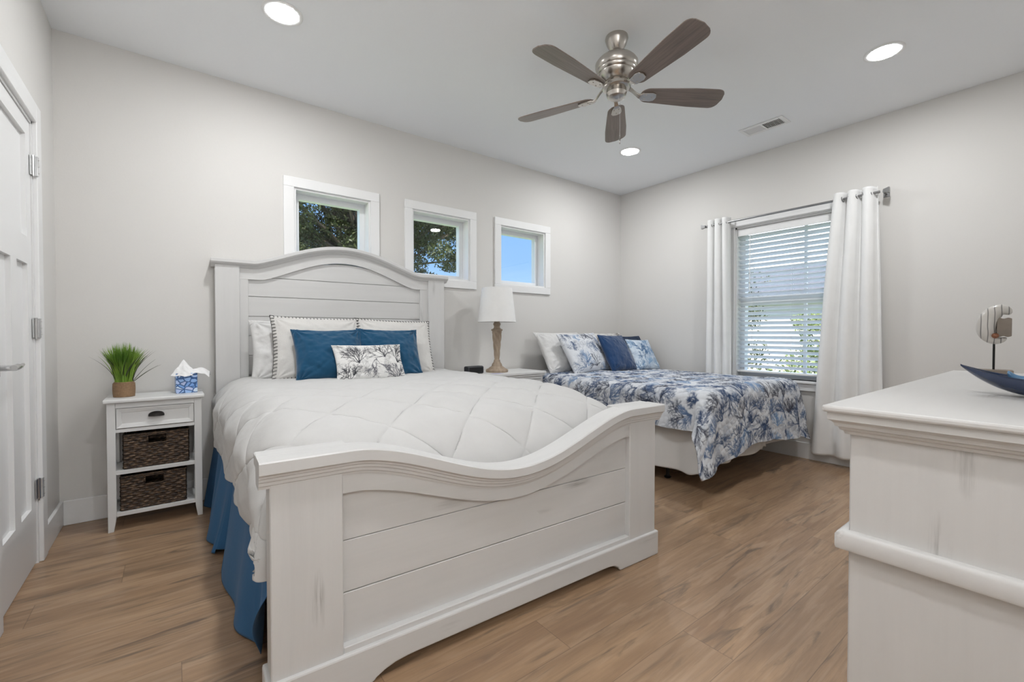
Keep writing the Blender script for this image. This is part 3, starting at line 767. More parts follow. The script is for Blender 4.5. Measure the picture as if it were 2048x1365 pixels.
def stitch(parent, w, h, t, mat, pinch=.06):
    def surf(U, W):
        x, z = rim(U, W); return (x, -t/2*max(0, (1-U*U)*(1-W*W))**.42*(1-.18*W)-.0035, z)
    bm = B(); per = []
    def rim(U, W): return (w/2*U*(1-pinch*(1-W**2)*abs(U)), h/2*W*(1-pinch*(1-U**2)*abs(W))+h/2)
    step = .021
    for side in range(4):
        ln = w if side % 2 == 0 else h; k = int(ln/step)
        for i in range(k+1):
            s = -1+2*i/k
            U, W = ((s, -1), (1, s), (s, 1), (-1, s))[side]; q = [surf(U*(1-f_*(side % 2)), W*(1-f_*(1-side % 2))) for f_ in (0, .008, .03, .07)]
            tube(bm, q, .0019, 5)
        pts = []
        for i in range(31):
            s = -1+2*i/30; U, W = ((s, -1), (1, s), (s, 1), (-1, s))[side]; x, z = rim(U, W); pts.append((x, -.001, z))
        tube(bm, pts, .0018, 5)
    return obj('blanket_stitching', bm, mat, parent, smooth=True)
G = 'sleeping pillows against the large headboard'
pillow('sleeping_pillow', 'plain white pillow at the left, tucked behind the stitched cream pillow', 'pillow', .66, .42, .17, (.71, 3.16, .760), .32, RB, M['wpil'], seed=1, wr=.012)
pillow('sleeping_pillow', 'plain white pillow hidden behind the right-hand stitched cream pillow', 'pillow', .58, .38, .15, (1.33, 3.135, .760), .32, RB, M['wpil'], seed=2, wr=.012)
e1 = pillow('stitched_pillow', 'cream woven pillow with black blanket stitching, left of the pair on the big bed', 'pillow', .555, .44, .15, (.75, 3.01, .767), .34, RB, M['knit'], roll=.02, seed=3, n=80)
e2 = pillow('stitched_pillow', 'cream woven pillow with black blanket stitching, behind the right blue pillow', 'pillow', .56, .43, .15, (1.275, 2.99, .767), .34, RB, M['knit'], roll=.03, seed=4, n=80)
stitch(e1, .555, .44, .15, M['blackm']); stitch(e2, .56, .43, .15, M['blackm'])
pillow('throw_pillow', 'square blue throw pillow, the left one of the blue pair, leaning on a cream pillow', 'pillow', .43, .365, .15, (.785, 2.84, .770), .44, RB, M['blue'], seed=5, roll=-.01, pinch=.085, wr=.010)
pillow('throw_pillow', 'square blue throw pillow, the right one of the blue pair, partly behind the coral pillow', 'pillow', .43, .37, .14, (1.172, 2.83, .766), .42, RB, M['blue'], seed=6, roll=.02, pinch=.085, wr=.010)
BLK = [(.03, .032, .04), (.05, .05, .06), (.10, .10, .12)]
cc = coral_canvas(.46, .27, .0012, (.74, .735, .72), BLK, 6, .17, 14, thick=.62, jit=.15)
pillow('lumbar_pillow', 'small white lumbar pillow printed with black coral, in front of the blue pillows', 'pillow', .44, .265, .11, (.985, 2.70, .770), .52, RB, M['coral'], seed=8, print_=cc, n=300, pinch=.075)

# ------------------------------------------------------------------ NIGHTSTAND left
ns = thing('nightstand', 'narrow white nightstand with one drawer and two open basket shelves', 'nightstand', (-.082, 3.185, 0))
x0, x1, y1 = -.205, .212, .255
bm = B(); box(bm, x0-.014, x1+.014, -.02, y1+.012, .697, .717, .006, 3); obj('tabletop', bm, M['white'], ns)
for lx in (x0, x1-.036):
    for ly in (.0, y1-.036):
        lg = B(); s = 1 if lx == x0 else -1; a, b = lx, lx+.036
        ta, tb = (a, b-.012) if s == 1 else (a+.012, b)
        secs = []
        for z, p, q, f in ((0, ta, tb, .010), (.06, a if s == 1 else a+.003, b-.003 if s == 1 else b, .003), (.10, a, b, 0), (.697, a, b, 0)):
            yy0, yy1 = (ly, ly+.036-f) if ly == 0 else (ly+f, ly+.036)
            secs.append([(p, yy0, z), (q, yy0, z), (q, yy1, z), (p, yy1, z)])
        loft(lg, secs); o = obj('leg', lg, M['white'], ns); bevel_mod(o, .0015, 1)
bm = B(); box(bm, x0+.036, x1-.036, .004, .022, .667, .697); box(bm, x0+.036, x1-.036, .004, .022, .535, .553)
box(bm, x0+.006, x0+.02, .036, y1-.036, .535, .697); box(bm, x1-.02, x1-.006, .036, y1-.036, .535, .697); box(bm, x0+.036, x1-.036, y1-.02, y1-.006, .535, .697)
obj('apron', bm, M['white'], ns)
# drawer with bevelled frame
bm = B(); dx0, dx1, dz0, dz1 = x0+.038, x1-.038, .556, .664
def ring(i, y): return [(dx0+i, y, dz0+i), (dx1-i, y, dz0+i), (dx1-i, y, dz1-i), (dx0+i, y, dz1-i)]
loft(bm, [ring(0, .20), ring(0, .004), ring(.003, .001), ring(.022, .007), ring(.024, .010)])
dr = obj('drawer', bm, M['white'], ns)
bm = B(); hcx, hcz = (dx0+dx1)/2, .612        # cup pull
secs = []
for i in range(13):
    a = PI*i/12; x = hcx-.036*math.cos(a); hh = .022*math.sin(a)**.8
    secs.append([(x, .008, hcz), (x, .008-.022*math.sin(a)**.6, hcz-.002), (x, .008-.020*math.sin(a)**.6, hcz+hh*.55), (x, .008-.008*math.sin(a)**.6, hcz+hh*.95), (x, .008, hcz+hh+.002)])
loft(bm, secs); obj('cup_pull', bm, M['bronze'], dr, smooth='auto')
for z in (.305, .078):
    bm = B(); box(bm, x0+.01, x1-.01, .006, y1-.006, z, z+.021, .001, 1); obj('shelf', bm, M['white'], ns)
for z in (.326, .099):
    for a in (x0+.012, x1-.024): obj('side_stretcher', box(B(), a, a+.012, .036, y1-.036, z, z+.018), M['white'], ns)

def basket(label, loc, w=.285, dp=.20, h=.185):
    t = thing('wicker_basket', label, 'basket', loc, 0, 'dark woven baskets on the nightstand shelves')
    def panel(fn, nu, nv, wd, hole=None):
        """woven panel: rows of strands passing over and under"""
        us = np.linspace(0, 1, nu); vs = np.linspace(0, 1, nv); Ug, Vg = np.meshgrid(us, vs, indexing='ij')
        rows = Vg*h/.0125; r_ = np.floor(rows); fr = rows-r_
        bulge = np.abs(np.sin(PI*fr))**.6; ph = np.sin(PI*(Ug*wd/.024+(r_ % 2)))
        dd = .001+.0055*bulge*(.5+.5*ph)+.002*vnoise(Ug*wd, Vg*h, int(loc[2]*100), 160)
        P = fn(Ug, Vg, dd); V, F = grid_mesh(P)
        if hole is not None:
            c = (Ug[:-1, :-1].ravel(), Vg[:-1, :-1].ravel()); keep = ~((c[0] > hole[0]) & (c[0] < hole[1]) & (c[1] > hole[2]) & (c[1] < hole[3])); F = F[keep]
        return V, F
    hole = (.355, .655, .69, .955); parts = []
    parts.append(panel(lambda u, v, d_: np.stack([-w/2+u*w, -d_, v*h], -1), 170, 110, w, hole))
    parts.append(panel(lambda u, v, d_: np.stack([-w/2+u*w, dp+d_, v*h], -1), 100, 80, w))
    parts.append(panel(lambda u, v, d_: np.stack([-w/2-d_, u*dp, v*h], -1), 110, 80, dp))
    parts.append(panel(lambda u, v, d_: np.stack([w/2+d_, u*dp, v*h], -1), 110, 80, dp))
    # inner lining panels (thickness) and floor
    ins = .008
    def quadgrid(a, b, c_, d2): return np.array([a, b, c_, d2], float), np.array([[0, 1, 2, 3]])
    x_, y_ = w/2-ins, dp-ins
    parts.append(quadgrid((-x_, y_, 0), (x_, y_, 0), (x_, y_, h), (-x_, y_, h))); parts.append(quadgrid((-x_, ins, 0), (-x_, y_, 0), (-x_, y_, h), (-x_, ins, h)))
    parts.append(quadgrid((x_, ins, 0), (x_, y_, 0), (x_, y_, h), (x_, ins, h))); parts.append(quadgrid((-w/2, 0, .002), (w/2, 0, .002), (w/2, dp, .002), (-w/2, dp, .002)))
    vv = []; ff = []; k = 0
    for V, F in parts: vv.append(V); ff.append(F+k); k += len(V)
    body = np_obj('basket_body', np.vstack(vv), np.vstack(ff), M['wicker'], t)
    bm = B(); nseg = 60
    loop = [(-w/2, 0), (w/2, 0), (w/2, dp), (-w/2, dp)]
    for (a, b) in zip(loop, loop[1:]+loop[:1]):
        for q in (0, 1):
            pts = [(a[0]+(b[0]-a[0])*i/nseg, a[1]+(b[1]-a[1])*i/nseg+.002*math.sin(i*1.3+q*PI), h+.002*math.cos(i*1.3+q*PI)) for i in range(nseg+1)]
            tube(bm, pts, .0042, 6)
    obj('braided_rim', bm, M['wicker'], t, smooth=True)
    bm = B(); hx0, hx1, hz0, hz1 = -w/2+hole[0]*w, -w/2+hole[1]*w, hole[2]*h, hole[3]*h
    for p, q in (((hx0, hz0), (hx1, hz0)), ((hx0, hz1), (hx1, hz1)), ((hx0, hz0), (hx0, hz1)), ((hx1, hz0), (hx1, hz1))):
        pts = [(p[0]+(q[0]-p[0])*i/14, -.004+.0015*math.sin(i*2.0), p[1]+(q[1]-p[1])*i/14) for i in range(15)]; tube(bm, pts, .004, 6)
    obj('handle_opening_rim', bm, M['wicker'], t, smooth=True)
    return t
basket('dark brown woven basket with a hand slot, on the upper nightstand shelf', (-.078, 3.205, .3275))
basket('dark brown woven basket with a hand slot, on the bottom nightstand shelf', (-.092, 3.205, .1005))

# potted grass
pg = thing('potted_grass', 'artificial green grass plant in a rope-wrapped pot on the narrow nightstand', 'plant', (-.222, 3.305, .717))
bm = B(); nr = 13
for k in range(nr):
    z = .0035+k*.0063; R0 = .0445+.002*math.sin(PI*k/nr)-(.004 if k > 11 else 0)
    pts = [(R0*math.cos(2*PI*i/40), R0*math.sin(2*PI*i/40), z+.002*i/40) for i in range(41)]; tube(bm, pts, .0036, 6)
lathe(bm, [(.0, .001), (.043, .001), (.0445, .04), (.041, .078), (.034, .080), (.034, .066), (.0, .066)], 32)
obj('rope_pot', bm, M['jute'], pg, smooth=True)
def blades(n, spread, hgt, seed, lean_lo=0, lean_hi=1, wid=.003):
    r_ = np.random.default_rng(seed); V = []; F = []
    for i in range(n):
        a = r_.uniform(0, 2*PI); r0 = .036*math.sqrt(r_.uniform(0, 1)); ln = hgt*r_.uniform(.8, 1.05); out = r_.uniform(lean_lo, lean_hi)*spread
        a2 = a+r_.uniform(-.7, .7); tw = r_.uniform(0, PI); k = 7; b0 = len(V)
        for j in range(k+1):
            s = j/k; rr = out*s**1.7; zz = .066+ln*(s-.18*out/ max(spread, .01)*s*s)
            x = r0*math.cos(a)+rr*math.cos(a2); y = r0*math.sin(a)+rr*math.sin(a2); wd = wid*(1-s**2.2)+.0002
            V.append((x-wd*math.cos(tw), y-wd*math.sin(tw), zz)); V.append((x+wd*math.cos(tw), y+wd*math.sin(tw), zz))
        for j in range(k): F.append((b0+2*j, b0+2*j+1, b0+2*j+3, b0+2*j+2))
    V = np.array(V); V[:, 1] = np.minimum(V[:, 1], D-3.305-.005)
    return V, np.array(F)
V, F = blades(620, .075, .235, 5); g_ = np_obj('grass_blades', V, F, M['grass'], pg, smooth=False); g_['kind'] = 'stuff'
V, F = blades(26, .12, .23, 6, .75, 1.0); g_ = np_obj('dark_grass_blades', V, F, M['grassd'], pg, smooth=False); g_['kind'] = 'stuff'
bm = B()
for (ex, ez, ey) in ((.165, .105, -.02), (.14, .135, .0), (.15, .098, .02), (-.085, .205, -.02)):
    pts = [(.03*np.sign(ex)+ (ex-.03*np.sign(ex))*s, ey*s, .07+ez*(1.35*s-.35*s*s)) for s in [i/8 for i in range(9)]]; tube(bm, pts, [.0016*(1-.8*i/8) for i in range(9)], 4)
obj('stray_blade', bm, M['grassd'], pg)

# tissue box
tb = thing('tissue_box', 'cube tissue box printed with blue pebbles, tissues out, on the narrow nightstand', 'tissue box', (.060, 3.33, .717), math.radians(3))
bm = B(); s = .052; hh = .118
box(bm, -s, s, -s, s, 0, hh, .001, 1); obj('carton', bm, M['pebble'], tb)
def crumple(name, fn, seed, n=26):
    u = np.linspace(-1, 1, n)[:, None]; v = np.linspace(-1, 1, n)[None, :]; U = u+0*v; W = v+0*u
    x, y, z = fn(U, W); z = z+.005*vnoise(U, W, seed, 4)+.002*np.sin(6*U+3*W); y = y+.005*vnoise(U, W, seed+3, 5)
    V, F = grid_mesh(np.stack([x, y, z], -1)); o = np_obj(name, V, F, M['tissue'], tb); return o
crumple('tissue_sheet', lambda U, W: (-.010+.046*(U+W)*.72, -.040+.018*(U-W), hh+.030+.044*(U-W)*.55-.020*np.abs(U+W)), 3)
crumple('tissue_sheet', lambda U, W: (.066+.052*U+.008*W, -.018+.040*W, hh+.028-.026*U**2*np.where(U > 0, 1, .6)-.030*np.abs(W)**1.6), 5)

# ------------------------------------------------------------------ NIGHTSTAND between the beds
n2 = thing('wide_nightstand', 'wide white nightstand between the two beds, holding the lamp', 'nightstand', (1.965, 3.045, 0))
W2, D2 = .765, .40
bm = B(); box(bm, -.01, W2, 0, D2, .705, .728, .004, 2); box(bm, .0, W2-.012, .012, D2, .685, .705, .003, 1); obj('tabletop', bm, M['white'], n2)
bm = B(); box(bm, .01, .03, .025, D2-.005, .02, .685); box(bm, W2-.045, W2-.025, .025, D2-.005, .02, .685); box(bm, .03, W2-.045, D2-.015, D2-.005, .02, .685); box(bm, .03, W2-.045, .03, D2-.015, .05, .07); box(bm, .03, W2-.045, .025, .045, .66, .685)
obj('carcass', bm, M['white'], n2)
for k, (z0, z1) in enumerate(((.475, .655), (.275, .465), (.075, .265))):
    dq = obj('drawer', box(B(), .035, W2-.05, .018, .30, z0, z1, .003, 1), M['white'], n2)
    for hx in (.2, .53): obj('knob', lathe(B(), [(0, 0), (.012, .002), (.014, .008), (.006, .014), (.005, .024)], 16), M['bronze'], dq, smooth='auto', loc=(hx, .018, (z0+z1)/2), rot=(-PI/2, 0, 0)).location.y = -.005

# table lamp
lp = thing('table_lamp', 'table lamp with white drum shade and spiral-carved wooden base', 'lamp', (2.305, 3.235, .728))
prof = [(.0, 0), (.098, 0), (.100, .006), (.100, .018), (.094, .026), (.078, .032), (.066, .042), (.050, .052), (.046, .062), (.044, .072), (.034, .084), (.028, .10), (.029, .105), (.024, .112)]
sp = [(.022+.020*(i/24)**1.2, .112+i*.0105) for i in range(25)]
prof2 = [(.046, .368), (.052, .374), (.050, .382), (.034, .388), (.028, .398), (.026, .41), (.032, .422), (.034, .432), (.026, .442), (.024, .455), (.030, .468), (.038, .476), (.040, .482), (.012, .486), (.010, .50), (.0, .50)]
def flute(a, z):
    return .11*math.cos(6*(a+ (z-.11)*14)) if .118 < z < .36 else 0
obj('turned_base', lathe(B(), prof+sp+prof2, 64, flute=flute), M['lampw'], lp, smooth='auto')
bm = B(); ro, zt, zb_ = .006, .752, .455
for side in (0, 1): pass
lathe(bm, [(.169, .448), (.171, .448), (.135, .750), (.133, .750), (.169, .448)], 64); 
for f in list(bm.faces):
    if len(f.verts) > 4: bm.faces.remove(f)
obj('lamp_shade', bm, M['shade'], lp, smooth='auto')
bm = B(); lathe(bm, [(.004, .50), (.004, .745), (0, .745)], 8)
for k in range(3): a = 2*PI*k/3; tube(bm, [(0, 0, .742), (.134*math.cos(a), .134*math.sin(a), .742)], .002, 6)
obj('shade_harp', bm, M['rod'], lp)
bm = B(); lathe(bm, [(0, .56), (.02, .565), (.03, .60), (.028, .63), (.016, .66), (0, .665)], 20); obj('bulb', bm, M['tissue'], lp, smooth=True)

# speaker and card
spk = thing('bluetooth_speaker', 'small black rounded box speaker on the wide nightstand, left of the lamp', 'speaker', (2.045, 3.21, .728), math.radians(4))
spk.name = 'portable_speaker'
bm = B(); box(bm, -.085, .085, -.035, .035, 0, .066, .014, 4); obj('speaker_body', bm, M['black'], spk, smooth='auto')
obj('control_knob', lathe(B(), [(0, 0), (.008, 0), (.008, .003), (0, .003)], 16), M['blackm'], spk, loc=(.03, -.0345, .028), rot=(PI/2, 0, 0))
obj('speaker_grille', box(B(), -.07, .07, -.0358, -.034, .010, .056, .0005, 1), M['blackm'], spk)
cd = obj('paper_card', box(B(), -.05, .05, -.035, .035, 0, .0012), M['card'], loc=(2.20, 3.09, .7283), rot=(0, 0, .2)); tag(cd, 'small lavender card lying flat on the wide nightstand before the lamp', 'card')

# ------------------------------------------------------------------ SECOND BED
b2 = thing('metal_bed_frame', 'low black metal bed frame under the coral quilt bed', 'bed frame', (0, 0, 0))
bm = B()
for a in ((2.86, 1.75, 2.86, 3.36), (4.06, 1.75, 4.06, 3.36), (2.86, 1.80, 4.06, 1.80), (2.86, 3.3, 4.06, 3.3), (2.86, 2.5, 4.06, 2.5)):
    box(bm, min(a[0], a[2])-.016, max(a[0], a[2])+.016, min(a[1], a[3])-.016, max(a[1], a[3])+.016, .172, .200)
obj('frame_rails', bm, M['blackm'], b2)
for x in (2.92, 4.02):
    for y in (1.905, 3.2):
        obj('leg', lathe(B(), [(.0, 0), (.024, 0), (.026, .008), (.015, .014), (.012, .03), (.012, .172)], 16, (x, y, 0)), M['blackm'], b2, smooth='auto')
m2 = thing('mattress', 'mattress and box spring beneath the blue and white coral quilt', 'mattress')
bm = B(); box(bm, 2.82, 4.09, 1.58, 3.44, .20, .42, .02, 3); obj('box_spring', bm, M['mattress'], m2)
bm = B(); box(bm, 2.82, 4.09, 1.58, 3.44, .42, .652, .06, 4); obj('mattress_body', bm, M['mattress'], m2, smooth='auto')
# white skirt: left side then foot
def sk2_path(u):
    A = 1.85; Bf = 1.29; tot = A+Bf; s = u*tot
    if s < A: return (2.800, 3.42-s, -1, 0)
    return (2.800+(s-A), 1.565, 0, -1)
def sk2_fold(u, v):
    tot = 3.14; s = u*tot; c = math.exp(-((s-1.85)/.10)**2)
    f = .004+.014*v+(.004+.016*v)*math.sin(s*15+2*math.sin(s*3.3))
    if s > 1.85: f += .03*v*max(0, 1-abs(s-2.72)/.03)
    return f+c*.02*v
def sk2_z0(u):
    s = u*3.14
    return .115+.025*math.sin(s*2.2)*0+(.02 if s < 1.0 else 0)+ (.075*sm(1.75, 2.0, np.array(s)) if s > 1.7 else 0) - (.02 if 2.0 < s < 2.70 else 0)
s2 = hang_cloth('bed_skirt', sk2_path, 640, lambda u: .42, sk2_z0, sk2_fold, 30, M['skirtw'])
tag(s2, 'white gathered bed skirt under the coral quilt, ending above the floor', 'bed skirt')

# quilt
QC = [(.035, .065, .14), (.05, .085, .17), (.09, .15, .27), (.17, .27, .43), (.06, .065, .09), (.035, .045, .075), (.045, .075, .15)]
qx0, qx1, qy1 = 2.80, 4.10, 1.56
QL, QR, QF = .30, .26, .50        # hang lengths at left, right, foot
def quilt():
    res = .0038; w = (qx1-qx0)+QL+QR; l = (3.40-qy1)+QF
    n = int(w/res); m = int(l/res)
    S = (qx0-QL+np.linspace(0, w, n))[:, None]+0*np.zeros((1, m)); Tq = (3.40-np.linspace(0, l, m))[None, :]+np.zeros((n, 1))
    dxl = np.clip(qx0-S, 0, None); dxr = np.clip(S-qx1, 0, None); dyf = np.clip(qy1-Tq, 0, None)
    dxx = dxl+dxr; sgn = np.where(dxl > 0, -1, 1)
    # round off the free corner of the quilt
    d_ = np.hypot(dxx, dyf); phi = np.arctan2(dyf, np.maximum(dxx, 1e-9)); r = .075
    QX = np.where(sgn < 0, QL, QR)
    lim = np.where((dxx > 0) & (dyf > 0), 1/np.maximum((np.abs(np.cos(phi)/QX)**7.0+np.abs(np.sin(phi)/QF)**7.0)**(1/7), 1e-6), 9)
    ratio = np.minimum(1, lim/np.maximum(np.where((dxx > 0) & (dyf > 0), np.where(np.maximum(dxx/QX, dyf/QF) > 0, d_/np.maximum(dxx/QX, dyf/QF), 9), 9), 1e-6))
    corner = (dxx > 0) & (dyf > 0)
    d_ = np.where(corner, d_*ratio, d_)
    arc = r*PI/2; th = np.clip(d_/r, 0, PI/2); out = r*np.sin(th); dn = r*(1-np.cos(th))+np.clip(d_-arc, 0, None)
    c45 = np.where(corner, np.sqrt(np.clip(np.sin(2*phi), 0, 1)), 0)
    flare = c45*(.01+.08*np.clip(dn-.05, 0, None))
    ripple = np.where(dyf > 0, .014*np.sin(S*19+1.5*np.sin(S*5)), 0)*np.clip(dn/.25, 0, 1)+np.where(dxx > 0, .012*np.sin(Tq*15), 0)*np.clip(dn/.25, 0, 1)
    # outline of the hanging part leans outwards a little
    lean = .10*np.clip(dn-.05, 0, None)
    ux = np.where(d_ > 0, np.cos(phi)*sgn*(dxx > 0), 0); uy = np.where(dyf > 0, -np.sin(phi), 0)
    o_ = out+flare+ripple+lean
    # crease below the corner
    x = np.clip(S, qx0, qx1)+ux*o_; y = np.maximum(Tq, qy1)+uy*o_
    crown = .012*np.sin(PI*np.clip((S-qx0)/(qx1-qx0), 0, 1))
    z = .682+crown-dn
    lb = np.where(corner & (sgn < 0), c45*np.clip(dn-.04, 0, None), 0)      # the free corner hangs as a lobe
    x = x-.54*lb; y = y-.06*lb
    x = np.minimum(x, R-.138+.004*np.sin(Tq*9))
    x = np.where((x < 2.745) & (Tq > 2.98), 2.745+.1*(x-2.745), x)
    # hem wave on the foot side: higher in the middle
    z = z+np.where((dyf > 0) & (dn > .1), .05*np.sin(PI*np.clip((S-qx0-.05)/(1.0), 0, 1))*np.clip((dn-.1)/.3, 0, 1), 0)
    # quilted channels: little puffs
    pf = .0032*np.abs(np.sin(PI*(S+.4*Tq)/.045))*np.abs(np.sin(PI*(Tq-.4*S)/.045))+.010*vnoise(S, Tq, 2, 5)+.005*vnoise(S, Tq, 9, 14)
    cz = np.cos(th); x = x+ux*np.sin(th)*pf; y = y+uy*np.sin(th)*pf; z = z+cz*pf
    C = coral_canvas(w, l, .0030, (.66, .68, .71), QC, 260, .165, 21, thick=.62)
    cols = sample(C, (S-S.min())/(S.max()-S.min())*2-1, (Tq-Tq.min())/(Tq.max()-Tq.min())*2-1)
    V, F = grid_mesh(np.stack([x, y, z], -1)); return V, F, cols.reshape(-1, 3)
V, F, cols = quilt()
q_ = np_obj('quilt', V, F, M['coral'], colors=cols); tag(q_, 'white quilt printed with blue and navy coral, draped over the far bed', 'quilt')
mo = q_.modifiers.new('solid', 'SOLIDIFY'); mo.thickness = .010; mo.offset = -1

pillow('sleeping_pillow', 'plain white pillow standing against the wall at the head of the far bed', 'pillow', .62, .47, .15, (3.15, 3.11, .69), .58, 0, M['wpil'], seed=12, wr=.01)
c1 = coral_canvas(.62, .42, .0018, (.68, .70, .73), QC, 15, .155, 31, thick=.6)
c2 = coral_canvas(.62, .42, .0022, (.66, .65, .63), [(.10, .09, .08), (.20, .18, .16), (.06, .07, .10)], 14, .15, 37, thick=.6)
pillow('pillow_sham', 'coral-printed pillow sham at the left, leaning on the white pillow of the far bed', 'pillow', .58, .45, .15, (3.27, 2.94, .692), .56, .06, M['coral'], seed=13, print_=c1, n=230, roll=-.03)
pillow('pillow_sham', 'coral-printed pillow sham against the wall, behind the two navy pillows', 'pillow', .60, .455, .14, (3.80, 3.09, .69), .55, -.02, M['coral'], seed=14, print_=c2, n=200)
pillow('throw_pillow', 'dark navy pillow behind the small coral-printed cushion on the far bed', 'pillow', .45, .41, .12, (4.00, 2.95, .69), .52, -.04, M['dnavy'], seed=15)
pillow('throw_pillow', 'deep blue velvet pillow in the middle of the far bed', 'pillow', .40, .42, .13, (3.60, 2.83, .692), .52, .04, M['navy'], seed=16, roll=.02)
c3 = coral_canvas(.37, .33, .0018, (.62, .70, .78), [(.05, .13, .27), (.12, .24, .42), (.24, .38, .56)], 9, .14, 41, thick=.7)
pillow('cushion', 'small light coral-printed cushion, rightmost and foremost on the far bed', 'pillow', .37, .36, .10, (3.97, 2.82, .692), .50, -.04, M['coral'], seed=17, print_=c3, n=190, roll=.03)

# ------------------------------------------------------------------ CURTAINS, ROD, BLIND
RX = R-.09
rd = thing('curtain_rod', 'pewter curtain rod with flared end brackets above the wide window', 'curtain rod')
bm = B(); tube(bm, [(RX, .975, 2.135), (RX, 2.335, 2.135)], .0095, 16); obj('rod', bm, M['rod'], rd, smooth='auto')
for y, s in ((.955, -1), (2.345, 1)):
    bm = B()
    loft(bm, [[(RX-.012, y-.001*s, 2.123), (RX+.012, y-.001*s, 2.123), (RX+.012, y-.001*s, 2.147), (RX-.012, y-.001*s, 2.147)] if k == 0 else
              [(RX-.012-k*.003, y+s*(.0+k*.012), 2.125-k*.003), (RX+.012, y+s*(k*.012), 2.125-k*.003), (RX+.012, y+s*(k*.012), 2.147+k*.003), (RX-.012-k*.003, y+s*(k*.012), 2.147+k*.003)] for k in range(4)])
    box(bm, RX+.004, R, y-.006, y+.006, 2.127, 2.143); box(bm, R-.006, R, y-.02, y+.02, 2.105, 2.165, .002, 1)
    obj('end_bracket', bm, M['rod'], rd)
def curtain(label, yt0, yt1, yb0, yb1, zb, waves, seed, amp=.035, ph=0):
    """hangs from grommets; yt: top extent (near..far), yb: bottom extent"""
    t = thing('curtain', label, 'curtain', (0, 0, 0), 0, 'white grommet curtains at the wide window')
    n, m = 260, 130; U = np.linspace(0, 1, n)[:, None]; Vv = np.linspace(0, 1, m)[None, :]; U = U+0*Vv; Vv = Vv+0*U
    zt = 2.185; Z = zt+(zb-zt)*Vv
    e_ = Vv**.8
    Y = (yt0+(yt1-yt0)*U)*(1-e_)+(yb0+(yb1-yb0)*U)*e_
    w1 = np.sin(2*PI*waves*U+ph); w1 = np.sign(w1)*np.abs(w1)**.8; w2 = np.sin(2*PI*waves*.8*U+ph+1.0+1.6*Vv)
    A = amp*(1-.25*Vv); X = RX+A*(w1*(1-.5*Vv)+w2*.5*Vv)+.006*vnoise(U*3, Vv*4, seed, 1.5)*Vv*3
    X = np.minimum(X, R-.022)
    Y = Y+.012*np.cos(2*PI*waves*U+ph)*(1-.6*Vv)
    V, F = grid_mesh(np.stack([X, Y, Z], -1)); p = np_obj('curtain_cloth', V, F, M['curt'], t); mo = p.modifiers.new('solid', 'SOLIDIFY'); mo.thickness = .003
    # grommets where the cloth crosses the rod
    for k in range(int(waves*2)):
        u = ((k*PI-ph) % (2*PI*waves))/(2*PI*waves); y = yt0+(yt1-yt0)*u
        bm = B(); pts = [(RX+.021*math.cos(2*PI*i/24), y+.018*math.sin(2*PI*i/24)*(.25), 2.135+.021*math.sin(2*PI*i/24)) for i in range(25)]
        tube(bm, pts, .0045, 8); obj('grommet', bm, M['rod'], t, smooth=True)
    return t
curtain('white curtain panel at the left side of the wide window', 2.10, 2.315, 2.075, 2.33, .085, 3, 1, .034, .6)
curtain('white curtain panel at the right side of the wide window, spreading towards the floor', .985, 1.26, .93, 1.40, .075, 3, 5, .036, .4)
# blind
bl = thing('window_blind', 'white slatted blind, half open, in the wide window', 'blind')
bx = R+.042; by0, by1 = BY0+.018, BY1-.018
bm = B(); box(bm, bx-.026, bx+.026, by0, by1, 2.012, 2.068, .003, 1); box(bm, bx-.036, bx-.028, by0-.001, by1+.001, 2.0, 2.068, .003, 2); obj('headrail', bm, M['trim'], bl)
bm = B(); tilt = math.radians(33); z = 1.985; hw = .0245
while z > .745:
    c_, s_ = math.cos(tilt)*hw, math.sin(tilt)*hw
    # inner edge up, outer edge down; slightly crowned
    secs = []
    for y in (by0, by1):
        pr = []
        for k in range(5):
            q = -1+k*.5; cr2 = .0022*(1-q*q); pr.append((bx+q*c_+cr2*math.sin(tilt), y, z-q*s_+cr2*math.cos(tilt)))
        secs.append(pr+[(p[0]-.0018*math.sin(tilt), p[1], p[2]-.0026) for p in pr[::-1]])
    loft(bm, secs); z -= .0452
obj('slats', bm, M['slat'], bl)
bm = B(); box(bm, bx-.026, bx+.026, by0, by1, .706, .724, .003, 1); obj('bottom_rail', bm, M['trim'], bl)
bm = B()
for y in (by0+.13, (by0+by1)/2+.02, by1-.13):
    for xo in (-.023, .023): tube(bm, [(bx+xo, y, .72), (bx+xo, y, 2.02)], .0008, 4)
obj('ladder_cords', bm, M['trim'], bl)
bm = B(); tube(bm, [(bx-.038, by1-.115, 2.0), (bx-.040, by1-.115, 1.475)], .004, 8); obj('tilt_wand', bm, M['vinyl'], bl)

# ------------------------------------------------------------------ DRESSER
dr_ = thing('dresser', 'tall rubbed white wooden dresser in the right foreground', 'dresser', (1.24, -.125, 0))
DW, DD = 1.66, .518
bm = B(); box(bm, 0, DW, 0, DD, .884, .900, .005, 2)
dtop = obj('dresser_top', bm, M['dt'], dr_)
def frame_loop(bm, prof, x0, x1, y0, y1):
    """prof: list of (out, z): closed loop section swept around the rectangle body"""
    rings = [[bm.verts.new(p) for p in ((x0-o_, y0-o_, z), (x1+o_, y0-o_, z), (x1+o_, y1+o_, z), (x0-o_, y1+o_, z))] for o_, z in prof]
    for a, b in zip(rings, rings[1:]):
        for i in range(4): bm.faces.new((a[i], a[(i+1) % 4], b[(i+1) % 4], b[i]))
    return bm
bi = .045; bx0, bx1, by0_, by1_ = bi, DW-bi, .02, DD-bi
bm = B(); frame_loop(bm, [(.0, .884), (.036, .884), (.036, .866), (.030, .862), (.026, .858), (.024, .850), (.018, .848), (.016, .842), (.010, .839), (.008, .832), (0, .830)], bx0, bx1, by0_, by1_)
o = obj('crown_moulding', bm, M['dt'], dr_)
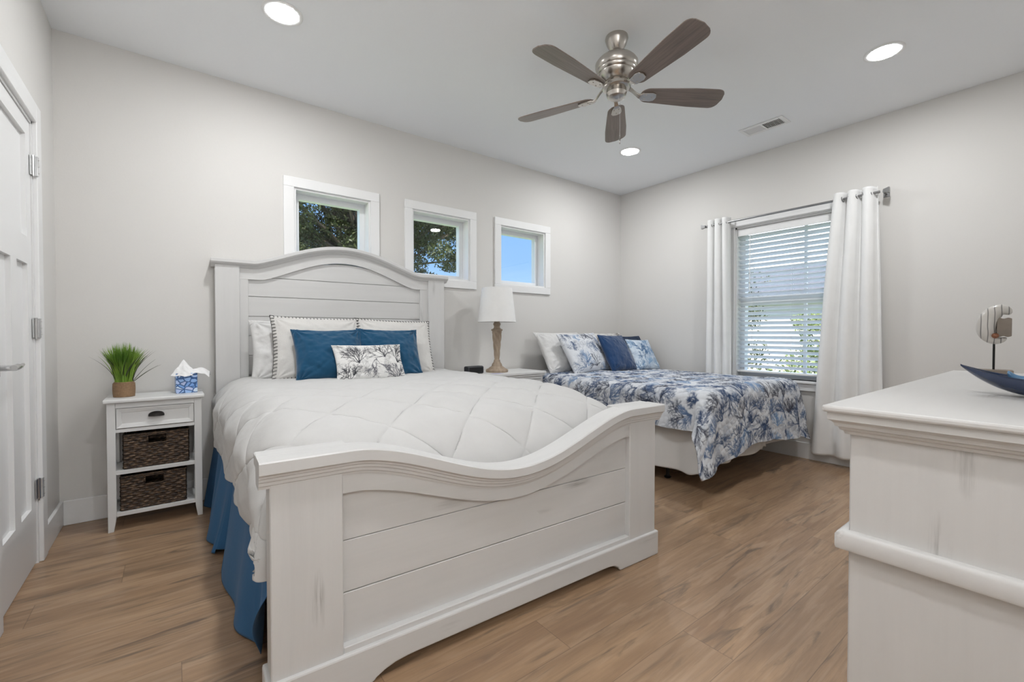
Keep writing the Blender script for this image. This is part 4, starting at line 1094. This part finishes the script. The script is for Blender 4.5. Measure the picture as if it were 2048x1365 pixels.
bm = B(); box(bm, bx0, bx1, by0_, by1_, .0, .884, .003, 1); body = obj('dresser_body', bm, M['dz'], dr_)
bm = B(); frame_loop(bm, [(.0, .600), (.012, .600), (.018, .597), (.022, .590), (.022, .562), (.020, .556), (.012, .554), (0, .550)], bx0, bx1, by0_, by1_)
obj('waist_moulding', bm, M['dt'], dr_, smooth='auto')
bm = B(); frame_loop(bm, [(.0, .11), (.018, .11), (.022, .10), (.022, .0), (0, 0)], bx0, bx1, by0_, by1_); obj('plinth', bm, M['dt'], dr_)
for i, (a, b) in enumerate(((bx0+.05, (bx0+bx1)/2-.02), ((bx0+bx1)/2+.02, bx1-.05))):
    for (z0, z1) in ((.63, .80), (.38, .53), (.15, .345)):
        q = obj('drawer', box(B(), a, b, by1_-.002, by1_+.012, z0, z1, .004, 2), M['dt'], dr_)
        for f_ in (.25, .75):
            obj('knob', lathe(B(), [(0, 0), (.006, 0), (.006, .012), (.014, .020), (.012, .027), (0, .029)], 16), M['bronze'], q, smooth='auto', loc=(a+(b-a)*f_, by1_+.012, (z0+z1)/2), rot=(-PI/2, 0, 0))

# sculpture on the dresser
stt = thing('shell_sculpture', 'striped shell sculpture with a wooden block on a black rod stand, on the dresser', 'sculpture', (2.60, .235, .900), math.radians(-83))
# local x to the right in view, local y away from the viewer
bm = B(); box(bm, -.048, .052, -.035, .035, 0, .028, .001, 1); obj('wooden_base', bm, M['driftw'], stt)
bm = B(); tube(bm, [(0, 0, .028), (0, 0, .150)], .0036, 10); obj('metal_rod', bm, M['blackm'], stt)
def horn_pts():
    # C shaped shell body: swept crescent, thick in the middle, curling to the right at top and bottom
    cen = [(.058, .246, .010), (.048, .262, .026), (.025, .268, .036), (-.002, .256, .040), (-.022, .232, .042), (-.032, .202, .042), (-.030, .175, .040), (-.014, .152, .032), (.010, .142, .024), (.032, .146, .015), (.046, .156, .006)]
    return cen
bm = B(); secs = []; hp = horn_pts()
hp = [(x*.74+.000, z, r*.84) for x, z, r in hp]
for i, (x, z, r) in enumerate(hp):
    a = hp[max(i-1, 0)]; b = hp[min(i+1, len(hp)-1)]; tx, tz = b[0]-a[0], b[1]-a[1]; l_ = math.hypot(tx, tz); nx, nz = -tz/l_, tx/l_
    secs.append([(x+nx*r*.85*math.cos(2*PI*k/20), r*1.0*math.sin(2*PI*k/20), z+nz*r*.85*math.cos(2*PI*k/20)) for k in range(20)])
loft(bm, secs); o = obj('shell_body', bm, M['shell'], stt, smooth=True); su = o.modifiers.new('sub', 'SUBSURF'); su.levels = su.render_levels = 2
bm = B(); secs = []
for k in range(9):
    x = .006+.040*k/8; s_ = .036+.002*math.sin(k*1.3)
    secs.append([(x, -.020, .196-s_), (x, .020, .196-s_), (x, .020, .196+s_), (x, -.020, .196+s_)])
loft(bm, secs); o = obj('wooden_block', bm, M['driftw'], stt); bevel_mod(o, .002, 2)
bm = B(); lathe(bm, [(.0, -.010), (.007, -.008), (.011, 0), (.008, .008), (0, .010)], 20); o = obj('amber_inlay', bm, plain('amber_resin', (.24, .09, .04), .3), stt, smooth=True, loc=(.002, -.034, .163), rot=(PI/2, 0, .3))

# boat shaped glass dish
ds = thing('boat_dish', 'long dark blue glazed boat-shaped dish with an upturned tip, on the dresser', 'dish', (1.83, .055, .900), math.radians(-86))
def dish():
    n, m = 90, 40; P = []; u = np.linspace(-1, 1, n); ph = np.linspace(0, PI, m)
    Lh = .175
    out = []
    for layer, t in ((0, 0), (1, .006)):
        A = np.zeros((n, m, 3))
        for i, a in enumerate(u):
            wd = max(.004, .070*(1-abs(a)**2.2)**.9)-t*.7; rise = .034*abs(a)**2.2+.010; dpt = .044*(1-abs(a)**2.6)+.005
            cy = 0
            for j, p in enumerate(ph):
                y = -wd*math.cos(p); zr = rise+.024; z = zr-(dpt-t)*math.sin(p)**.8
                A[i, j] = (a*Lh, y, z)
        out.append(A)
    zmin = min(out[0][..., 2].min(), 9); 
    for A in out: A[..., 2] -= zmin
    V0, F0 = grid_mesh(out[0]); V1, F1 = grid_mesh(out[1]); k = len(V0); idx = np.arange(k).reshape(n, m)
    br = []
    for e1_ in (idx[:, 0], idx[:, -1]): br += [(e1_[i], e1_[i+1], e1_[i+1]+k, e1_[i]+k) for i in range(n-1)]
    for e1_ in (idx[0], idx[-1]): br += [(e1_[i], e1_[i+1], e1_[i+1]+k, e1_[i]+k) for i in range(m-1)]
    return np.vstack([V0, V1]), np.vstack([F0, F1[:, ::-1]+k, np.array(br)])
V, F = dish(); np_obj('dish_bowl', V, F, M['dglass'], ds)
# blue glass ornament lying in the dish
fo = thing('glass_ornament', 'pale blue glazed fish-tail ornament resting in the dark blue dish', 'ornament', (1.845, .112, .917), math.radians(-86))
bm = B(); loft(bm, [[(x, -w_*.35, z-h_), (x, w_*.35, z-h_), (x, w_*.35, z+h_), (x, -w_*.35, z+h_)] for x, w_, z, h_ in ((-.03, .05, .046, .014), (-.015, .03, .032, .010), (0, .03, .026, .012), (.04, .06, .024, .018), (.08, .05, .024, .014), (.10, .02, .026, .006))])
o = obj('ornament_body', bm, M['lglass'], fo, smooth=True); su = o.modifiers.new('sub', 'SUBSURF'); su.levels = su.render_levels = 2

# ------------------------------------------------------------------ OUTSIDE
M['leafa'] = leaf_mat('oak_leaf', (.030, .042, .018), (.11, .13, .045)); M['leafb'] = leaf_mat('hedge_leaf', (.12, .17, .05), (.36, .42, .16))
M['bark'] = plain('oak_bark', (.16, .13, .10), .9, nscale=14, namp=.3, bstr=.5); M['lawn'] = plain('lawn_green', (.30, .36, .16), .95, nscale=3, namp=.3)
M['siding'] = plain('neighbour_siding', (.75, .72, .70), .8, nscale=2, namp=.04); M['roof'] = plain('asphalt_shingle', (.16, .16, .17), .9, nscale=10, namp=.2)
struct('lawn', box(B(), -40, 80, -40, 80, -.62, -.5), M['lawn']).name = 'ground'
def leaves(centers, rad, per, size, seed, flat=.8):
    r_ = np.random.default_rng(seed); n = len(centers)*per
    c = np.repeat(np.array(centers), per, 0); rr = np.repeat(np.array(rad), per)
    d_ = r_.normal(size=(n, 3)); d_ /= np.linalg.norm(d_, axis=1)[:, None]; p = c+d_*(rr*r_.uniform(.35, 1, n)**.6)[:, None]*np.array([1, 1, flat])
    a = r_.normal(size=(n, 3)); a /= np.linalg.norm(a, axis=1)[:, None]; b = np.cross(a, r_.normal(size=(n, 3))); b /= np.linalg.norm(b, axis=1)[:, None]
    s = size*r_.uniform(.6, 1.2, n)[:, None]; q = np.stack([p-a*s, p-b*s*.45, p+a*s, p+b*s*.45], 1)
    return q.reshape(-1, 3), np.arange(4*n).reshape(n, 4)
def tree(label, base, cen, rad, nclump, cr_, per, size, seed, leafm, zmin=0, nbr=24, group=None):
    t = thing('oak_tree', label, 'tree', base, 0, group); r_ = np.random.default_rng(seed); C = []
    while len(C) < nclump:
        v = r_.uniform(-1, 1, 3)
        if np.linalg.norm(v) < 1: C.append(np.array(cen)+v*np.array(rad))
    C = np.array(C); rd = r_.uniform(.6, 1.2, len(C))*cr_
    V, F = leaves(C, rd, per, size, seed+1); np_obj('crown', V, F, leafm, t, smooth=False)
    bm = B(); tube(bm, [(0, 0, 0), (.1, .05, cen[2]*.4), (cen[0]*.5, cen[1]*.5, cen[2]*.8), (cen[0], cen[1], cen[2])], [.28, .22, .16, .08], 10); obj('trunk', bm, M['bark'], t, smooth=True)
    bm = B()
    for k in range(nbr):
        e2_ = C[k % len(C)]; m1 = np.array([cen[0]*.5, cen[1]*.5, cen[2]*.7]); mid = (m1+e2_)/2+r_.normal(size=3)*.2
        tube(bm, [m1, mid, e2_, e2_+(e2_-mid)*.3], [.05, .03, .014, .006], 5)
    obj('branches', bm, M['bark'], t); return t
tree('dark live oak filling the view through the two left small windows', (3.6, 10.6, -.5), (0, 0, 4.6), (3.2, 1.7, 2.3), 270, .42, 560, .042, 3, M['leafa'], nbr=110)
tree('green tree low behind the rightmost small window', (10.4, 10.6, -.5), (0, 0, 2.2), (1.3, 1.1, 1.35), 40, .34, 200, .05, 9, M['leafb'], nbr=20)
for k, (x, y, hgt, lm, lab) in enumerate(((12.2, 6.6, 3.4, 'leafa', 'dark evergreen shrub beyond the blind, left part of the view'), (12.8, 3.3, 2.2, 'leafb', 'light green shrub beyond the blind, right part of the view'), (9.2, 6.4, 1.5, 'leafb', 'low yellow-green hedge plant nearest the wide window'), (9.3, 2.7, .9, 'leafb', 'low clipped green shrub beneath the blind view'), (15.2, 8.6, 5.6, 'leafa', 'tall tree far beyond the wide window'))):
    t = thing('garden_shrub', lab, 'shrub', (x, y, -.5)); r_ = np.random.default_rng(50+k); C = r_.uniform(-1, 1, (70, 3))*np.array([.9, 1.3, hgt*.45])+np.array([0, 0, hgt*.5]); rd = r_.uniform(.2, .42, 70)
    V, F = leaves(C, rd, 130, .05, 60+k); np_obj('foliage', V, F, M[lm], t, smooth=False)
    bm = B()
    for q in range(5): tube(bm, [(0, 0, 0), tuple(C[q]*.5), tuple(C[q])], [.05, .03, .01], 6)
    obj('stem', bm, M['bark'], t)
hs = thing('neighbour_house', 'pale neighbouring house seen through the blind', 'house', (19, 4, -.5))
bm = B(); box(bm, 0, 6, -7, 7, 0, 2.9); obj('house_wall', bm, M['siding'], hs)
bm = B(); prism(bm, [(-.5, 2.9), (6.5, 2.9), (3, 4.6)], -7.4, 7.4, 'y'); obj('roof', bm, M['roof'], hs)
